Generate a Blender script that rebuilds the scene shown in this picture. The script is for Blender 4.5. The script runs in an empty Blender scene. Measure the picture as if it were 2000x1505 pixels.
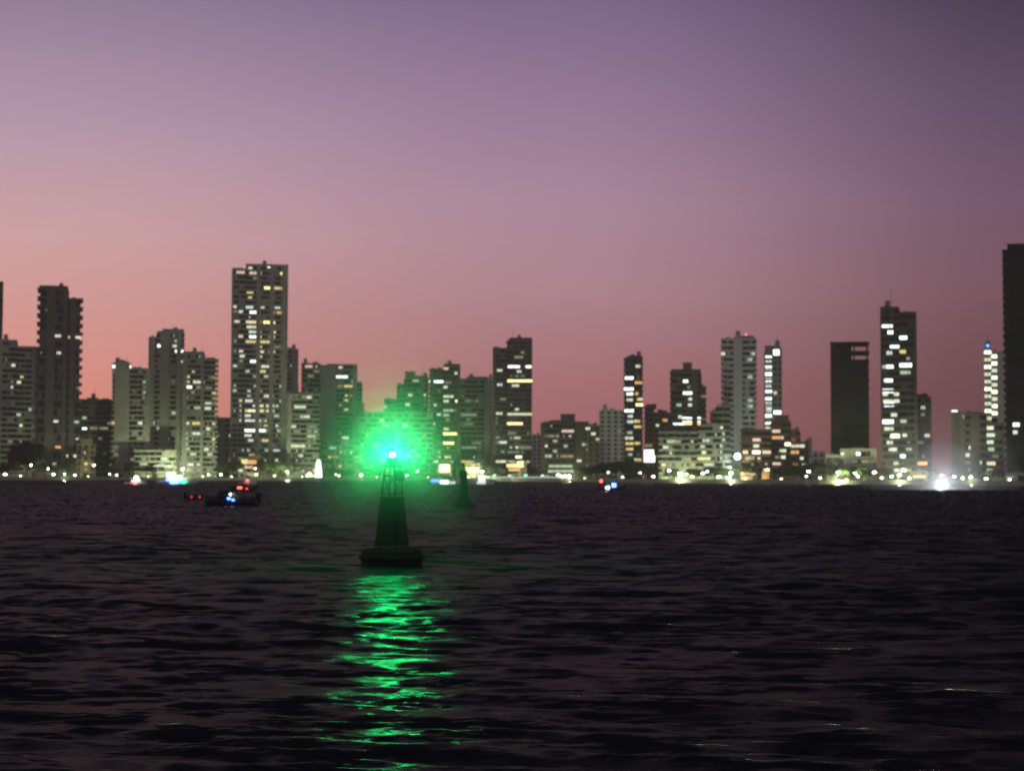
import bpy, math, random
import numpy as np
from mathutils import Matrix, Vector
R = math.radians
C = bpy.context.scene.collection
sc = bpy.context.scene

# ------------------------------------------------------------------ camera
F = 3487.0                       # focal length in photo pixels (2000 wide)
CAMZ = 3.0
PITCH = math.atan((752.5 - 930.0) / -F)
ROLL = R(0.2)
M3 = Matrix.Rotation(R(90) + PITCH, 3, 'X') @ Matrix.Rotation(ROLL, 3, 'Z')
cam_d = bpy.data.cameras.new('camera')
cam = bpy.data.objects.new('camera', cam_d)
C.objects.link(cam)
cam.matrix_world = Matrix.Translation((0, 0, CAMZ)) @ M3.to_4x4()
cam_d.sensor_width = 36.0
cam_d.lens = 36.0 * F / 2000.0
cam_d.clip_start = 0.1
cam_d.clip_end = 20000
cam_d.dof.use_dof = True
cam_d.dof.focus_distance = 12.0
cam_d.dof.aperture_fstop = 3.7
sc.camera = cam

# ------------------------------------------------------------------ world: dusk sky
def lin(c):
    return tuple((v / 255 / 12.92) if v <= 10 else ((v / 255 + 0.055) / 1.055) ** 2.4 for v in c)

world = bpy.data.worlds.new("World")
sc.world = world
world.use_nodes = True
nt = world.node_tree
N, L = nt.nodes, nt.links
N.clear()
wout = N.new('ShaderNodeOutputWorld')
bg = N.new('ShaderNodeBackground')
tc = N.new('ShaderNodeTexCoord')
sx = N.new('ShaderNodeSeparateXYZ')
L.new(tc.outputs['Generated'], sx.inputs[0])

def ramp(stops):
    r = N.new('ShaderNodeValToRGB')
    r.color_ramp.interpolation = 'EASE' if False else 'LINEAR'
    el = r.color_ramp.elements
    while len(el) > 1:
        el.remove(el[-1])
    for i, (p, c) in enumerate(stops):
        e = el[0] if i == 0 else el.new(p)
        e.position = p
        e.color = (*lin(c), 1)
    L.new(sx.outputs['Z'], r.inputs['Fac'])
    return r

SKY_L = ramp([(0.0, (262, 148, 122)), (0.045, (262, 158, 138)), (0.085, (252, 172, 162)), (0.13, (230, 176, 178)),
              (0.185, (196, 162, 184)), (0.255, (152, 128, 158)), (0.33, (46, 43, 56)), (0.6, (20, 20, 28)), (1.0, (16, 16, 24))])
SKY_C = ramp([(0.0, (182, 96, 102)), (0.05, (194, 118, 126)), (0.10, (198, 144, 158)), (0.15, (184, 142, 166)),
              (0.20, (160, 126, 161)), (0.26, (128, 103, 143)), (0.33, (36, 34, 46)), (0.6, (18, 17, 25)), (1.0, (14, 14, 22))])
SKY_R = ramp([(0.0, (104, 52, 60)), (0.05, (116, 64, 75)), (0.10, (130, 82, 100)), (0.15, (120, 84, 112)),
              (0.20, (98, 74, 104)), (0.26, (66, 50, 74)), (0.33, (16, 13, 22)), (0.6, (8, 7, 12)), (1.0, (7, 6, 11))])

def mth(op, a, b=None):
    m = N.new('ShaderNodeMath')
    m.operation = op
    for i, v in enumerate((a, b)):
        if v is None:
            continue
        if isinstance(v, (int, float)):
            m.inputs[i].default_value = v
        else:
            L.new(v, m.inputs[i])
    return m.outputs[0]

az = mth('ARCTAN2', sx.outputs['X'], sx.outputs['Y'])          # 0 straight ahead, + to the right
def mapr(lo, hi):
    m = N.new('ShaderNodeMapRange')
    m.interpolation_type = 'SMOOTHSTEP'
    m.inputs['From Min'].default_value = lo
    m.inputs['From Max'].default_value = hi
    L.new(az, m.inputs['Value'])
    return m.outputs[0]
def mixc(f, a, b):
    m = N.new('ShaderNodeMix')
    m.data_type = 'RGBA'
    L.new(f, m.inputs['Factor'])
    L.new(a, m.inputs['A'])
    L.new(b, m.inputs['B'])
    return m.outputs['Result']
lc = mixc(mapr(R(-17), R(3)), SKY_L.outputs[0], SKY_C.outputs[0])
lcr = mixc(mapr(R(1), R(17)), lc, SKY_R.outputs[0])
# unseen sky behind the boat, raised to grey to light the tower fronts
back = mth('MULTIPLY', mth('ABSOLUTE', az), 1.0)
mb = N.new('ShaderNodeMapRange')
mb.interpolation_type = 'SMOOTHSTEP'
mb.inputs['From Min'].default_value = R(35)
mb.inputs['From Max'].default_value = R(110)
L.new(back, mb.inputs['Value'])
east = N.new('ShaderNodeRGB')
east.outputs[0].default_value = (*lin((118, 108, 118)), 1)
grad = mixc(mb.outputs[0], lcr, east.outputs[0])
# faint uneven haze layers in the sky
nz = N.new('ShaderNodeTexNoise')
nz.inputs['Scale'].default_value = 2.2
nz.inputs['Detail'].default_value = 3
mp = N.new('ShaderNodeMapping')
mp.inputs['Scale'].default_value = (1, 1, 5)
L.new(tc.outputs['Generated'], mp.inputs[0])
L.new(mp.outputs[0], nz.inputs['Vector'])
hv = N.new('ShaderNodeHueSaturation')
L.new(grad, hv.inputs['Color'])
L.new(mth('MULTIPLY_ADD', nz.outputs['Fac'], 0.16), hv.inputs['Value'])
hv.inputs['Saturation'].default_value = 0.93
hv.inputs['Value'].links[0].from_node.inputs[2].default_value = 0.92
nish = N.new('ShaderNodeTexSky')
nish.sky_type = 'NISHITA'
nish.sun_disc = False
nish.sun_elevation = R(-2.0)
nish.sun_rotation = R(-30)
addn = N.new('ShaderNodeMix')
addn.data_type = 'RGBA'
addn.blend_type = 'ADD'
addn.inputs['Factor'].default_value = 0.03
L.new(hv.outputs[0], addn.inputs['A'])
L.new(nish.outputs[0], addn.inputs['B'])
L.new(addn.outputs['Result'], bg.inputs['Color'])
SKY_STRENGTH = 1.0
bg.inputs['Strength'].default_value = SKY_STRENGTH
L.new(bg.outputs[0], wout.inputs['Surface'])

sc.view_settings.view_transform = 'Standard'
sc.view_settings.look = 'None'
sc.view_settings.exposure = 0.0
sc.view_settings.gamma = 1.0
sc.cycles.max_bounces = 4
sc.cycles.diffuse_bounces = 2
sc.cycles.glossy_bounces = 3
sc.cycles.volume_bounces = 0
sc.cycles.caustics_reflective = False
sc.cycles.caustics_refractive = False
sc.cycles.sample_clamp_indirect = 0.0
sc.cycles.sample_clamp_direct = 0.0
sc.cycles.use_denoising = True

# ------------------------------------------------------------------ pixel helpers (photo pixels -> world)
def ray(px, py):
    return M3 @ Vector(((px - 1000.0) / F, -(py - 752.5) / F, -1.0))
def at(px, py, Y):
    d = ray(px, py)
    t = Y / d.y
    return Vector((d.x * t, Y, CAMZ + d.z * t))
def at_z(px, py, z):
    d = ray(px, py)
    t = (z - CAMZ) / d.z
    return Vector((d.x * t, d.y * t, z))

# ------------------------------------------------------------------ materials
MATS = {}
def mat(name, base, rough=0.8, metal=0.0, noise=0.0, nscale=0.4, emit=None, estr=0.0, spec=0.3, bump=0.0):
    m = bpy.data.materials.new(name)
    m.use_nodes = True
    t = m.node_tree
    p = t.nodes['Principled BSDF']
    p.inputs['Base Color'].default_value = (*base, 1)
    p.inputs['Roughness'].default_value = rough
    p.inputs['Metallic'].default_value = metal
    p.inputs['Specular IOR Level'].default_value = spec
    if noise:
        co = t.nodes.new('ShaderNodeTexCoord')
        a = t.nodes.new('ShaderNodeTexNoise')
        a.inputs['Scale'].default_value = nscale
        a.inputs['Detail'].default_value = 6
        a.inputs['Roughness'].default_value = 0.65
        t.links.new(co.outputs['Object'], a.inputs['Vector'])
        r = t.nodes.new('ShaderNodeValToRGB')
        r.color_ramp.elements[0].position = 0.3
        r.color_ramp.elements[1].position = 0.7
        r.color_ramp.elements[0].color = (*[v * (1 - noise) for v in base], 1)
        r.color_ramp.elements[1].color = (*[min(1, v * (1 + noise)) for v in base], 1)
        t.links.new(a.outputs['Fac'], r.inputs['Fac'])
        t.links.new(r.outputs[0], p.inputs['Base Color'])
        if bump:
            b = t.nodes.new('ShaderNodeBump')
            b.inputs['Strength'].default_value = bump
            b.inputs['Distance'].default_value = 0.1
            t.links.new(a.outputs['Fac'], b.inputs['Height'])
            t.links.new(b.outputs[0], p.inputs['Normal'])
    if emit:
        p.inputs['Emission Color'].default_value = (*emit, 1)
        p.inputs['Emission Strength'].default_value = estr
        m.cycles.emission_sampling = 'NONE'
    MATS[name] = m
    return m

mat('concrete_grey', (0.40, 0.40, 0.33), noise=0.25, nscale=0.09)
mat('concrete_dark', (0.17, 0.145, 0.125), noise=0.3, nscale=0.09)
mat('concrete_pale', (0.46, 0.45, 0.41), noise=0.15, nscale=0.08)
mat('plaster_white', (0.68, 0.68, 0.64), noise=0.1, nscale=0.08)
mat('plaster_tan', (0.36, 0.29, 0.20), noise=0.15, nscale=0.1)
mat('brick_red', (0.20, 0.10, 0.075), noise=0.25, nscale=0.1)
mat('concrete_raw', (0.07, 0.055, 0.055), noise=0.4, nscale=0.12)
mat('black_wall_and_void', (0.02, 0.017, 0.019), rough=0.5, noise=0.3, nscale=0.1)  # plain black; in the unfinished tower it paints the dark void
mat('glass_dark', (0.018, 0.02, 0.02), rough=0.25, spec=0.5, noise=0.4, nscale=0.25)
mat('roofing', (0.12, 0.11, 0.10), noise=0.3)
mat('foliage', (0.045, 0.075, 0.02), rough=0.7, noise=0.5, nscale=0.6)
mat('foliage_dark', (0.010, 0.018, 0.007), rough=0.7, noise=0.5, nscale=0.6)
mat('bark', (0.10, 0.07, 0.045), noise=0.3, nscale=2)
mat('galvanised', (0.3, 0.3, 0.3), rough=0.5, metal=0.6)
mat('steel_dark', (0.03, 0.035, 0.03), rough=0.55, metal=0.3, noise=0.4, nscale=3)
mat('buoy_green', (0.004, 0.012, 0.007), rough=0.55, noise=0.5, nscale=4)
mat('buoy_fouled', (0.008, 0.009, 0.008), rough=0.8, noise=0.6, nscale=6)
mat('rubber', (0.015, 0.015, 0.015), rough=0.8)
mat('solar_cell', (0.01, 0.012, 0.03), rough=0.2)
mat('boat_white', (0.7, 0.7, 0.68), rough=0.35, noise=0.1)
mat('boat_dark', (0.035, 0.03, 0.04), rough=0.5, noise=0.3, nscale=1.5)
mat('boat_red', (0.4, 0.03, 0.03), rough=0.4, noise=0.2)
mat('canvas_pale', (0.6, 0.6, 0.55), rough=0.9)
mat('canvas_blue', (0.05, 0.1, 0.35), rough=0.9)
mat('skin', (0.25, 0.13, 0.08), rough=0.6)
mat('asphalt', (0.05, 0.05, 0.05), rough=0.9, noise=0.3)
mat('paving', (0.2, 0.19, 0.16), rough=0.85, noise=0.25, nscale=0.5)
mat('seawall_stone', (0.38, 0.36, 0.29), rough=0.9, noise=0.35, nscale=0.6)
mat('soil', (0.07, 0.07, 0.05), rough=0.95, noise=0.4, nscale=0.02)
GLOW = {'w': (0.85, 1.0, 0.93), 'c': (0.95, 1.0, 0.68), 'y': (1.0, 0.78, 0.30), 'o': (1.0, 0.50, 0.16),
        'g': (0.45, 0.62, 0.42), 'p': (1.0, 0.70, 0.55), 'b': (0.12, 0.2, 1.0), 'r': (1.0, 0.06, 0.05)}
for k, c in GLOW.items():
    mat('lit_' + k + '_dim', (0.3, 0.3, 0.3), emit=c, estr=0.28)
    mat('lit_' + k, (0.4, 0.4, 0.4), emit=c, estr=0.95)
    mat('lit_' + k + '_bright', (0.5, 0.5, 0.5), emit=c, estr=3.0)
mat('lamp_white', (0.8, 0.8, 0.8), emit=(0.93, 1.0, 0.88), estr=30)
mat('lamp_warm', (0.8, 0.8, 0.8), emit=(1.0, 0.72, 0.35), estr=30)
mat('lamp_red', (0.8, 0.1, 0.1), emit=(1.0, 0.06, 0.05), estr=12)
mat('lamp_blue', (0.1, 0.1, 0.8), emit=(0.06, 0.16, 1.0), estr=14)
mat('lamp_green', (0.1, 0.8, 0.3), emit=(0.03, 1.0, 0.4), estr=14)
mat('lamp_teal', (0.1, 0.8, 0.7), emit=(0.2, 1.0, 0.75), estr=5)
mat('lamp_flood', (0.8, 0.8, 0.8), emit=(0.88, 0.95, 1.0), estr=22)
mat('buoy_lens', (0.2, 0.8, 0.4), emit=(0.06, 1.0, 0.5), estr=90)

# ------------------------------------------------------------------ mesh builder
class MB:
    def __init__(s):
        s.v, s.f = [], []
    def box(s, x0, x1, y0, y1, z0, z1):
        b = len(s.v)
        s.v += [(x0, y0, z0), (x1, y0, z0), (x1, y1, z0), (x0, y1, z0), (x0, y0, z1), (x1, y0, z1), (x1, y1, z1), (x0, y1, z1)]
        s.f += [(b, b + 3, b + 2, b + 1), (b + 4, b + 5, b + 6, b + 7), (b, b + 1, b + 5, b + 4), (b + 1, b + 2, b + 6, b + 5),
                (b + 2, b + 3, b + 7, b + 6), (b + 3, b, b + 4, b + 7)]
        return s
    def tube(s, p0, p1, r0, r1=None, n=10):
        r1 = r0 if r1 is None else r1
        p0, p1 = Vector(p0), Vector(p1)
        d = (p1 - p0).normalized()
        u = d.orthogonal().normalized()
        w = d.cross(u)
        b = len(s.v)
        for p, r in ((p0, r0), (p1, r1)):
            for i in range(n):
                a = 2 * math.pi * i / n
                s.v.append(tuple(p + (u * math.cos(a) + w * math.sin(a)) * r))
        for i in range(n):
            j = (i + 1) % n
            s.f.append((b + i, b + j, b + n + j, b + n + i))
        s.f.append(tuple(b + i for i in reversed(range(n))))
        s.f.append(tuple(b + n + i for i in range(n)))
        return s
    def lathe(s, prof, n=24, cx=0, cy=0):
        b = len(s.v)
        for r, z in prof:
            for i in range(n):
                a = 2 * math.pi * i / n
                s.v.append((cx + r * math.cos(a), cy + r * math.sin(a), z))
        for k in range(len(prof) - 1):
            for i in range(n):
                j = (i + 1) % n
                s.f.append((b + k * n + i, b + k * n + j, b + (k + 1) * n + j, b + (k + 1) * n + i))
        s.f.append(tuple(b + i for i in reversed(range(n))))
        s.f.append(tuple(b + (len(prof) - 1) * n + i for i in range(n)))
        return s
    def ball(s, c, r, n=10, sz=1.0):
        pr = [(max(1e-3, r * math.sin(math.pi * k / n)), c[2] - sz * r * math.cos(math.pi * k / n)) for k in range(n + 1)]
        return s.lathe(pr, n * 2, c[0], c[1])
    def quad(s, *p):
        b = len(s.v)
        s.v += [tuple(q) for q in p]
        s.f.append(tuple(range(b, b + len(p))))
        return s
    def build(s, name, m, parent=None, smooth=False):
        me = bpy.data.meshes.new(name)
        me.from_pydata(s.v, [], s.f)
        me.materials.append(MATS[m] if isinstance(m, str) else m)
        if smooth:
            me.polygons.foreach_set('use_smooth', [True] * len(me.polygons))
        me.update()
        o = bpy.data.objects.new(name, me)
        C.objects.link(o)
        if parent:
            o.parent = parent
        return o

def tag(o, label=None, cat=None, group=None, kind=None):
    if label: o['label'] = label
    if cat: o['category'] = cat
    if group: o['group'] = group
    if kind: o['kind'] = kind
    return o
def empty(name, loc, rz=0.0, **kw):
    o = bpy.data.objects.new(name, None)
    o.empty_display_size = 0.5
    C.objects.link(o)
    o.location = loc
    o.rotation_euler = (0, 0, rz)
    return tag(o, **kw)
def kids(o):
    return [c for c in ALLKIDS.get(o.name, [])]
ALLKIDS = {}
def copy_tree(o, parent=None):
    c = o.copy()
    C.objects.link(c)
    c.parent = parent
    for ch in list(o.children):
        copy_tree(ch, c)
    return c
def light(name, parent, loc, power, color, radius=0.3):
    d = bpy.data.lights.new(name, 'POINT')
    d.energy = power
    d.color = color
    d.shadow_soft_size = radius
    o = bpy.data.objects.new(name, d)
    C.objects.link(o)
    o.location = loc
    o.parent = parent
    return o

# ------------------------------------------------------------------ water: one sheet, waves as real geometry
def make_water():
    rng = np.random.RandomState(4)
    fine = np.radians(np.linspace(-24, 24, 620))
    coarse = np.radians(np.linspace(24, 336, 80))[1:-1]
    th = np.concatenate([fine, coarse])
    rr = [0.6, 3, 7, 11]
    r = 13.0
    while r < 2450:
        rr.append(r)
        r += max(0.05, 0.0033 * r) if r < 120 else (0.0048 * r if r < 900 else 0.05 * r)
    rr.append(2450.0)
    rr = np.array(rr)
    dr = np.gradient(rr)
    Rg, Tg = np.meshgrid(rr, th, indexing='ij')
    X = Rg * np.sin(Tg)
    Y = Rg * np.cos(Tg)
    step = np.maximum(dr[:, None] * np.ones_like(Tg), Rg * R(0.078))
    Z = np.zeros_like(X)
    DX = np.zeros_like(X); DY = np.zeros_like(X)
    wind = R(-98)                      # waves come towards the boat, a little from the right
    for i in range(90):
        lam = 0.34 * (18.0 ** (i / 89.0)) * rng.uniform(0.9, 1.1)
        k = 2 * math.pi / lam
        a = wind + rng.normal(0, 0.42)
        amp = 0.0058 * lam * rng.uniform(0.5, 1.4)
        if lam > 1.2: amp *= 0.5
        if lam > 4.5: amp *= 0.6
        ph = rng.uniform(0, 6.283)
        kx, ky = k * math.cos(a), k * math.sin(a)
        fade = np.clip((lam / step - 2.2) / 2.0, 0, 1)
        p = kx * X + ky * Y + ph
        Z += amp * fade * np.sin(p)
        q = 0.75 * amp * fade * np.cos(p)
        DX += q * math.cos(a); DY += q * math.sin(a)
    chop = rng.normal(0, 1, X.shape) * step * 0.075
    Z += np.clip(chop, -0.35, 0.35) * np.clip((Rg - 60) / 90, 0, 1)
    # patches of calmer and rougher water
    patch = 0.8 + 0.3 * np.sin(X * 0.11 + 1.3 * np.sin(Y * 0.07 + 0.4)) * np.sin(Y * 0.16 + 0.9 * np.sin(X * 0.05))
    Z *= patch; DX *= patch; DY *= patch
    far = np.clip((900 - Rg) / 400, 0, 1)
    Z *= far
    X = X + DX * far; Y = Y + DY * far
    nr, na = X.shape
    co = np.stack([X, Y, Z], -1).reshape(-1, 3)
    idx = np.arange(nr * na).reshape(nr, na)
    a0 = idx[:-1, :]; a1 = idx[1:, :]
    b0 = np.roll(a0, -1, 1); b1 = np.roll(a1, -1, 1)
    quads = np.stack([a0, b0, b1, a1], -1).reshape(-1, 4)
    me = bpy.data.meshes.new('water')
    me.vertices.add(len(co) + 1)
    co = np.vstack([co, [[0, 0, 0]]])
    me.vertices.foreach_set('co', co.ravel())
    tri = np.stack([np.full(na, nr * na), np.roll(idx[0], -1), idx[0]], -1)
    nl = quads.size + tri.size
    me.loops.add(nl)
    me.loops.foreach_set('vertex_index', np.concatenate([quads.ravel()[:], tri.ravel()]))
    me.polygons.add(len(quads) + len(tri))
    me.polygons.foreach_set('loop_start', np.concatenate([np.arange(len(quads)) * 4, quads.size + np.arange(len(tri)) * 3]))
    me.polygons.foreach_set('use_smooth', np.ones(len(quads) + len(tri), bool))
    me.update(calc_edges=True)
    me.validate()
    m = bpy.data.materials.new('bay_water')
    m.use_nodes = True
    t = m.node_tree
    p = t.nodes['Principled BSDF']
    p.inputs['Base Color'].default_value = (0.006, 0.008, 0.010, 1)
    p.inputs['Roughness'].default_value = 0.24
    p.inputs['Specular IOR Level'].default_value = 0.15
    p.inputs['IOR'].default_value = 1.33
    tcn = t.nodes.new('ShaderNodeTexCoord')
    last = None
    for scl, stretch, st, dist in ((2.6, 0.45, 1.0, 0.075), (8.0, 0.5, 0.8, 0.02)):
        mpn = t.nodes.new('ShaderNodeMapping')
        mpn.inputs['Scale'].default_value = (stretch, 1, 1)
        mpn.inputs['Rotation'].default_value = (0, 0, R(8))
        t.links.new(tcn.outputs['Object'], mpn.inputs[0])
        nn = t.nodes.new('ShaderNodeTexNoise')
        nn.inputs['Scale'].default_value = scl
        nn.inputs['Detail'].default_value = 3
        t.links.new(mpn.outputs[0], nn.inputs['Vector'])
        bp = t.nodes.new('ShaderNodeBump')
        bp.inputs['Strength'].default_value = st
        bp.inputs['Distance'].default_value = dist
        t.links.new(nn.outputs['Fac'], bp.inputs['Height'])
        if last: t.links.new(last.outputs[0], bp.inputs['Normal'])
        last = bp
    # wind chop too small for the mesh: slopes from a noise field, steepest along the wind
    mpn = t.nodes.new('ShaderNodeMapping')
    mpn.inputs['Scale'].default_value = (0.55, 1, 1)
    t.links.new(tcn.outputs['Object'], mpn.inputs[0])
    nn = t.nodes.new('ShaderNodeTexNoise')
    nn.inputs['Scale'].default_value = 1.1
    nn.inputs['Detail'].default_value = 6
    nn.inputs['Roughness'].default_value = 0.7
    t.links.new(mpn.outputs[0], nn.inputs['Vector'])
    sb = t.nodes.new('ShaderNodeVectorMath'); sb.operation = 'SUBTRACT'
    sb.inputs[1].default_value = (0.5, 0.5, 0.5)
    t.links.new(nn.outputs['Color'], sb.inputs[0])
    ml = t.nodes.new('ShaderNodeVectorMath'); ml.operation = 'MULTIPLY'
    ml.inputs[1].default_value = (2.0, 3.0, 0.0)
    t.links.new(sb.outputs[0], ml.inputs[0])
    ad = t.nodes.new('ShaderNodeVectorMath'); ad.operation = 'ADD'
    t.links.new(last.outputs[0], ad.inputs[0])
    t.links.new(ml.outputs[0], ad.inputs[1])
    nm = t.nodes.new('ShaderNodeVectorMath'); nm.operation = 'NORMALIZE'
    t.links.new(ad.outputs[0], nm.inputs[0])
    t.links.new(nm.outputs[0], p.inputs['Normal'])
    # dark diffuse mixed in to cut the sky and lamp reflections
    df = t.nodes.new('ShaderNodeBsdfDiffuse')
    df.inputs['Color'].default_value = (0.022, 0.027, 0.031, 1)
    mx = t.nodes.new('ShaderNodeMixShader')
    mx.inputs[0].default_value = 0.27
    t.links.new(df.outputs[0], mx.inputs[1])
    t.links.new(p.outputs[0], mx.inputs[2])
    t.links.new(mx.outputs[0], t.nodes['Material Output'].inputs['Surface'])
    me.materials.append(m)
    o = bpy.data.objects.new('water', me)
    C.objects.link(o)
    tag(o, kind='structure')
make_water()

# ------------------------------------------------------------------ shore
def horizon(px): return 930.0 + math.tan(ROLL) * (px - 1000)
SH = [(-250, 936.5), (0, 937), (500, 937.6), (1000, 938.8), (1300, 942.0), (1600, 944.8), (2000, 948), (2250, 950)]
def shore_y(px):
    for (a, ya), (b, yb) in zip(SH, SH[1:]):
        if px <= b:
            return ya + (yb - ya) * (px - a) / (b - a)
    return SH[-1][1]
def shoreD(px):
    return CAMZ * F / (shore_y(px) - horizon(px))
GZ = 1.3
pts = []
for px in range(-240, 2241, 40):
    D = shoreD(px)
    x = at(px, 930, D).x
    pts.append((x, D))
# smooth the shoreline
for _ in range(3):
    pts = [pts[0]] + [((a[0] + 2 * b[0] + c[0]) / 4, (a[1] + 2 * b[1] + c[1]) / 4) for a, b, c in zip(pts, pts[1:], pts[2:])] + [pts[-1]]
ext = [(-2300, 1150)] + pts + [(2300, 330)]
def strip(d0, d1, z, name, m, thick=None, **kw):
    mb = MB()
    for (xa, ya), (xb, yb) in zip(ext, ext[1:]):
        if thick is None:
            mb.quad((xa, ya + d0, z), (xb, yb + d0, z), (xb, yb + d1, z), (xa, ya + d1, z))
    o = mb.build(name, m)
    return tag(o, **kw)
mbg = MB()
for (xa, ya), (xb, yb) in zip(ext, ext[1:]):
    mbg.quad((xa, ya + 0.2, GZ), (xb, yb + 0.2, GZ), (xb, 2440, GZ), (xa, 2440, GZ))
tag(mbg.build('ground', 'soil'), kind='structure')
strip(0.7, 9.0, GZ + 0.012, 'promenade', 'paving', kind='structure')
strip(10.0, 24.0, GZ + 0.008, 'road', 'asphalt', kind='structure')
mw = MB()
n = len(ext)
for k, ((xa, ya), (xb, yb)) in enumerate(zip(ext, ext[1:])):
    z0, z1 = -1.5, GZ + 0.55
    mw.quad((xa, ya, z0), (xb, yb, z0), (xb, yb, z1), (xa, ya, z1))
    mw.quad((xa, ya, z1), (xb, yb, z1), (xb, yb + 0.6, z1), (xa, ya + 0.6, z1))
    mw.quad((xa, ya + 0.6, z1), (xb, yb + 0.6, z1), (xb, yb + 0.6, z0), (xa, ya + 0.6, z0))
tag(mw.build('seawall', 'seawall_stone'), 'long low pale stone seawall along the far shore of the bay', 'wall')
mk = MB()
for (xa, ya), (xb, yb) in zip(ext, ext[1:]):
    mk.quad((xa, ya + 9.0, GZ), (xb, yb + 9.0, GZ), (xb, yb + 9.0, GZ + 0.13), (xa, ya + 9.0, GZ + 0.13))
    mk.quad((xa, ya + 9.0, GZ + 0.13), (xb, yb + 9.0, GZ + 0.13), (xb, yb + 9.4, GZ + 0.13), (xa, ya + 9.4, GZ + 0.13))
    mk.quad((xa, ya + 9.4, GZ + 0.13), (xb, yb + 9.4, GZ + 0.13), (xb, yb + 9.4, GZ), (xa, ya + 9.4, GZ))
tag(mk.build('kerb', 'paving'), kind='structure')

# ------------------------------------------------------------------ buildings
rnd = random.Random(11)
def lit(code):
    bright = code.isupper()
    dim = code.endswith('-')
    k = code[0].lower()
    return 'lit_' + k + ('_bright' if bright else '_dim' if dim else '')

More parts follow.
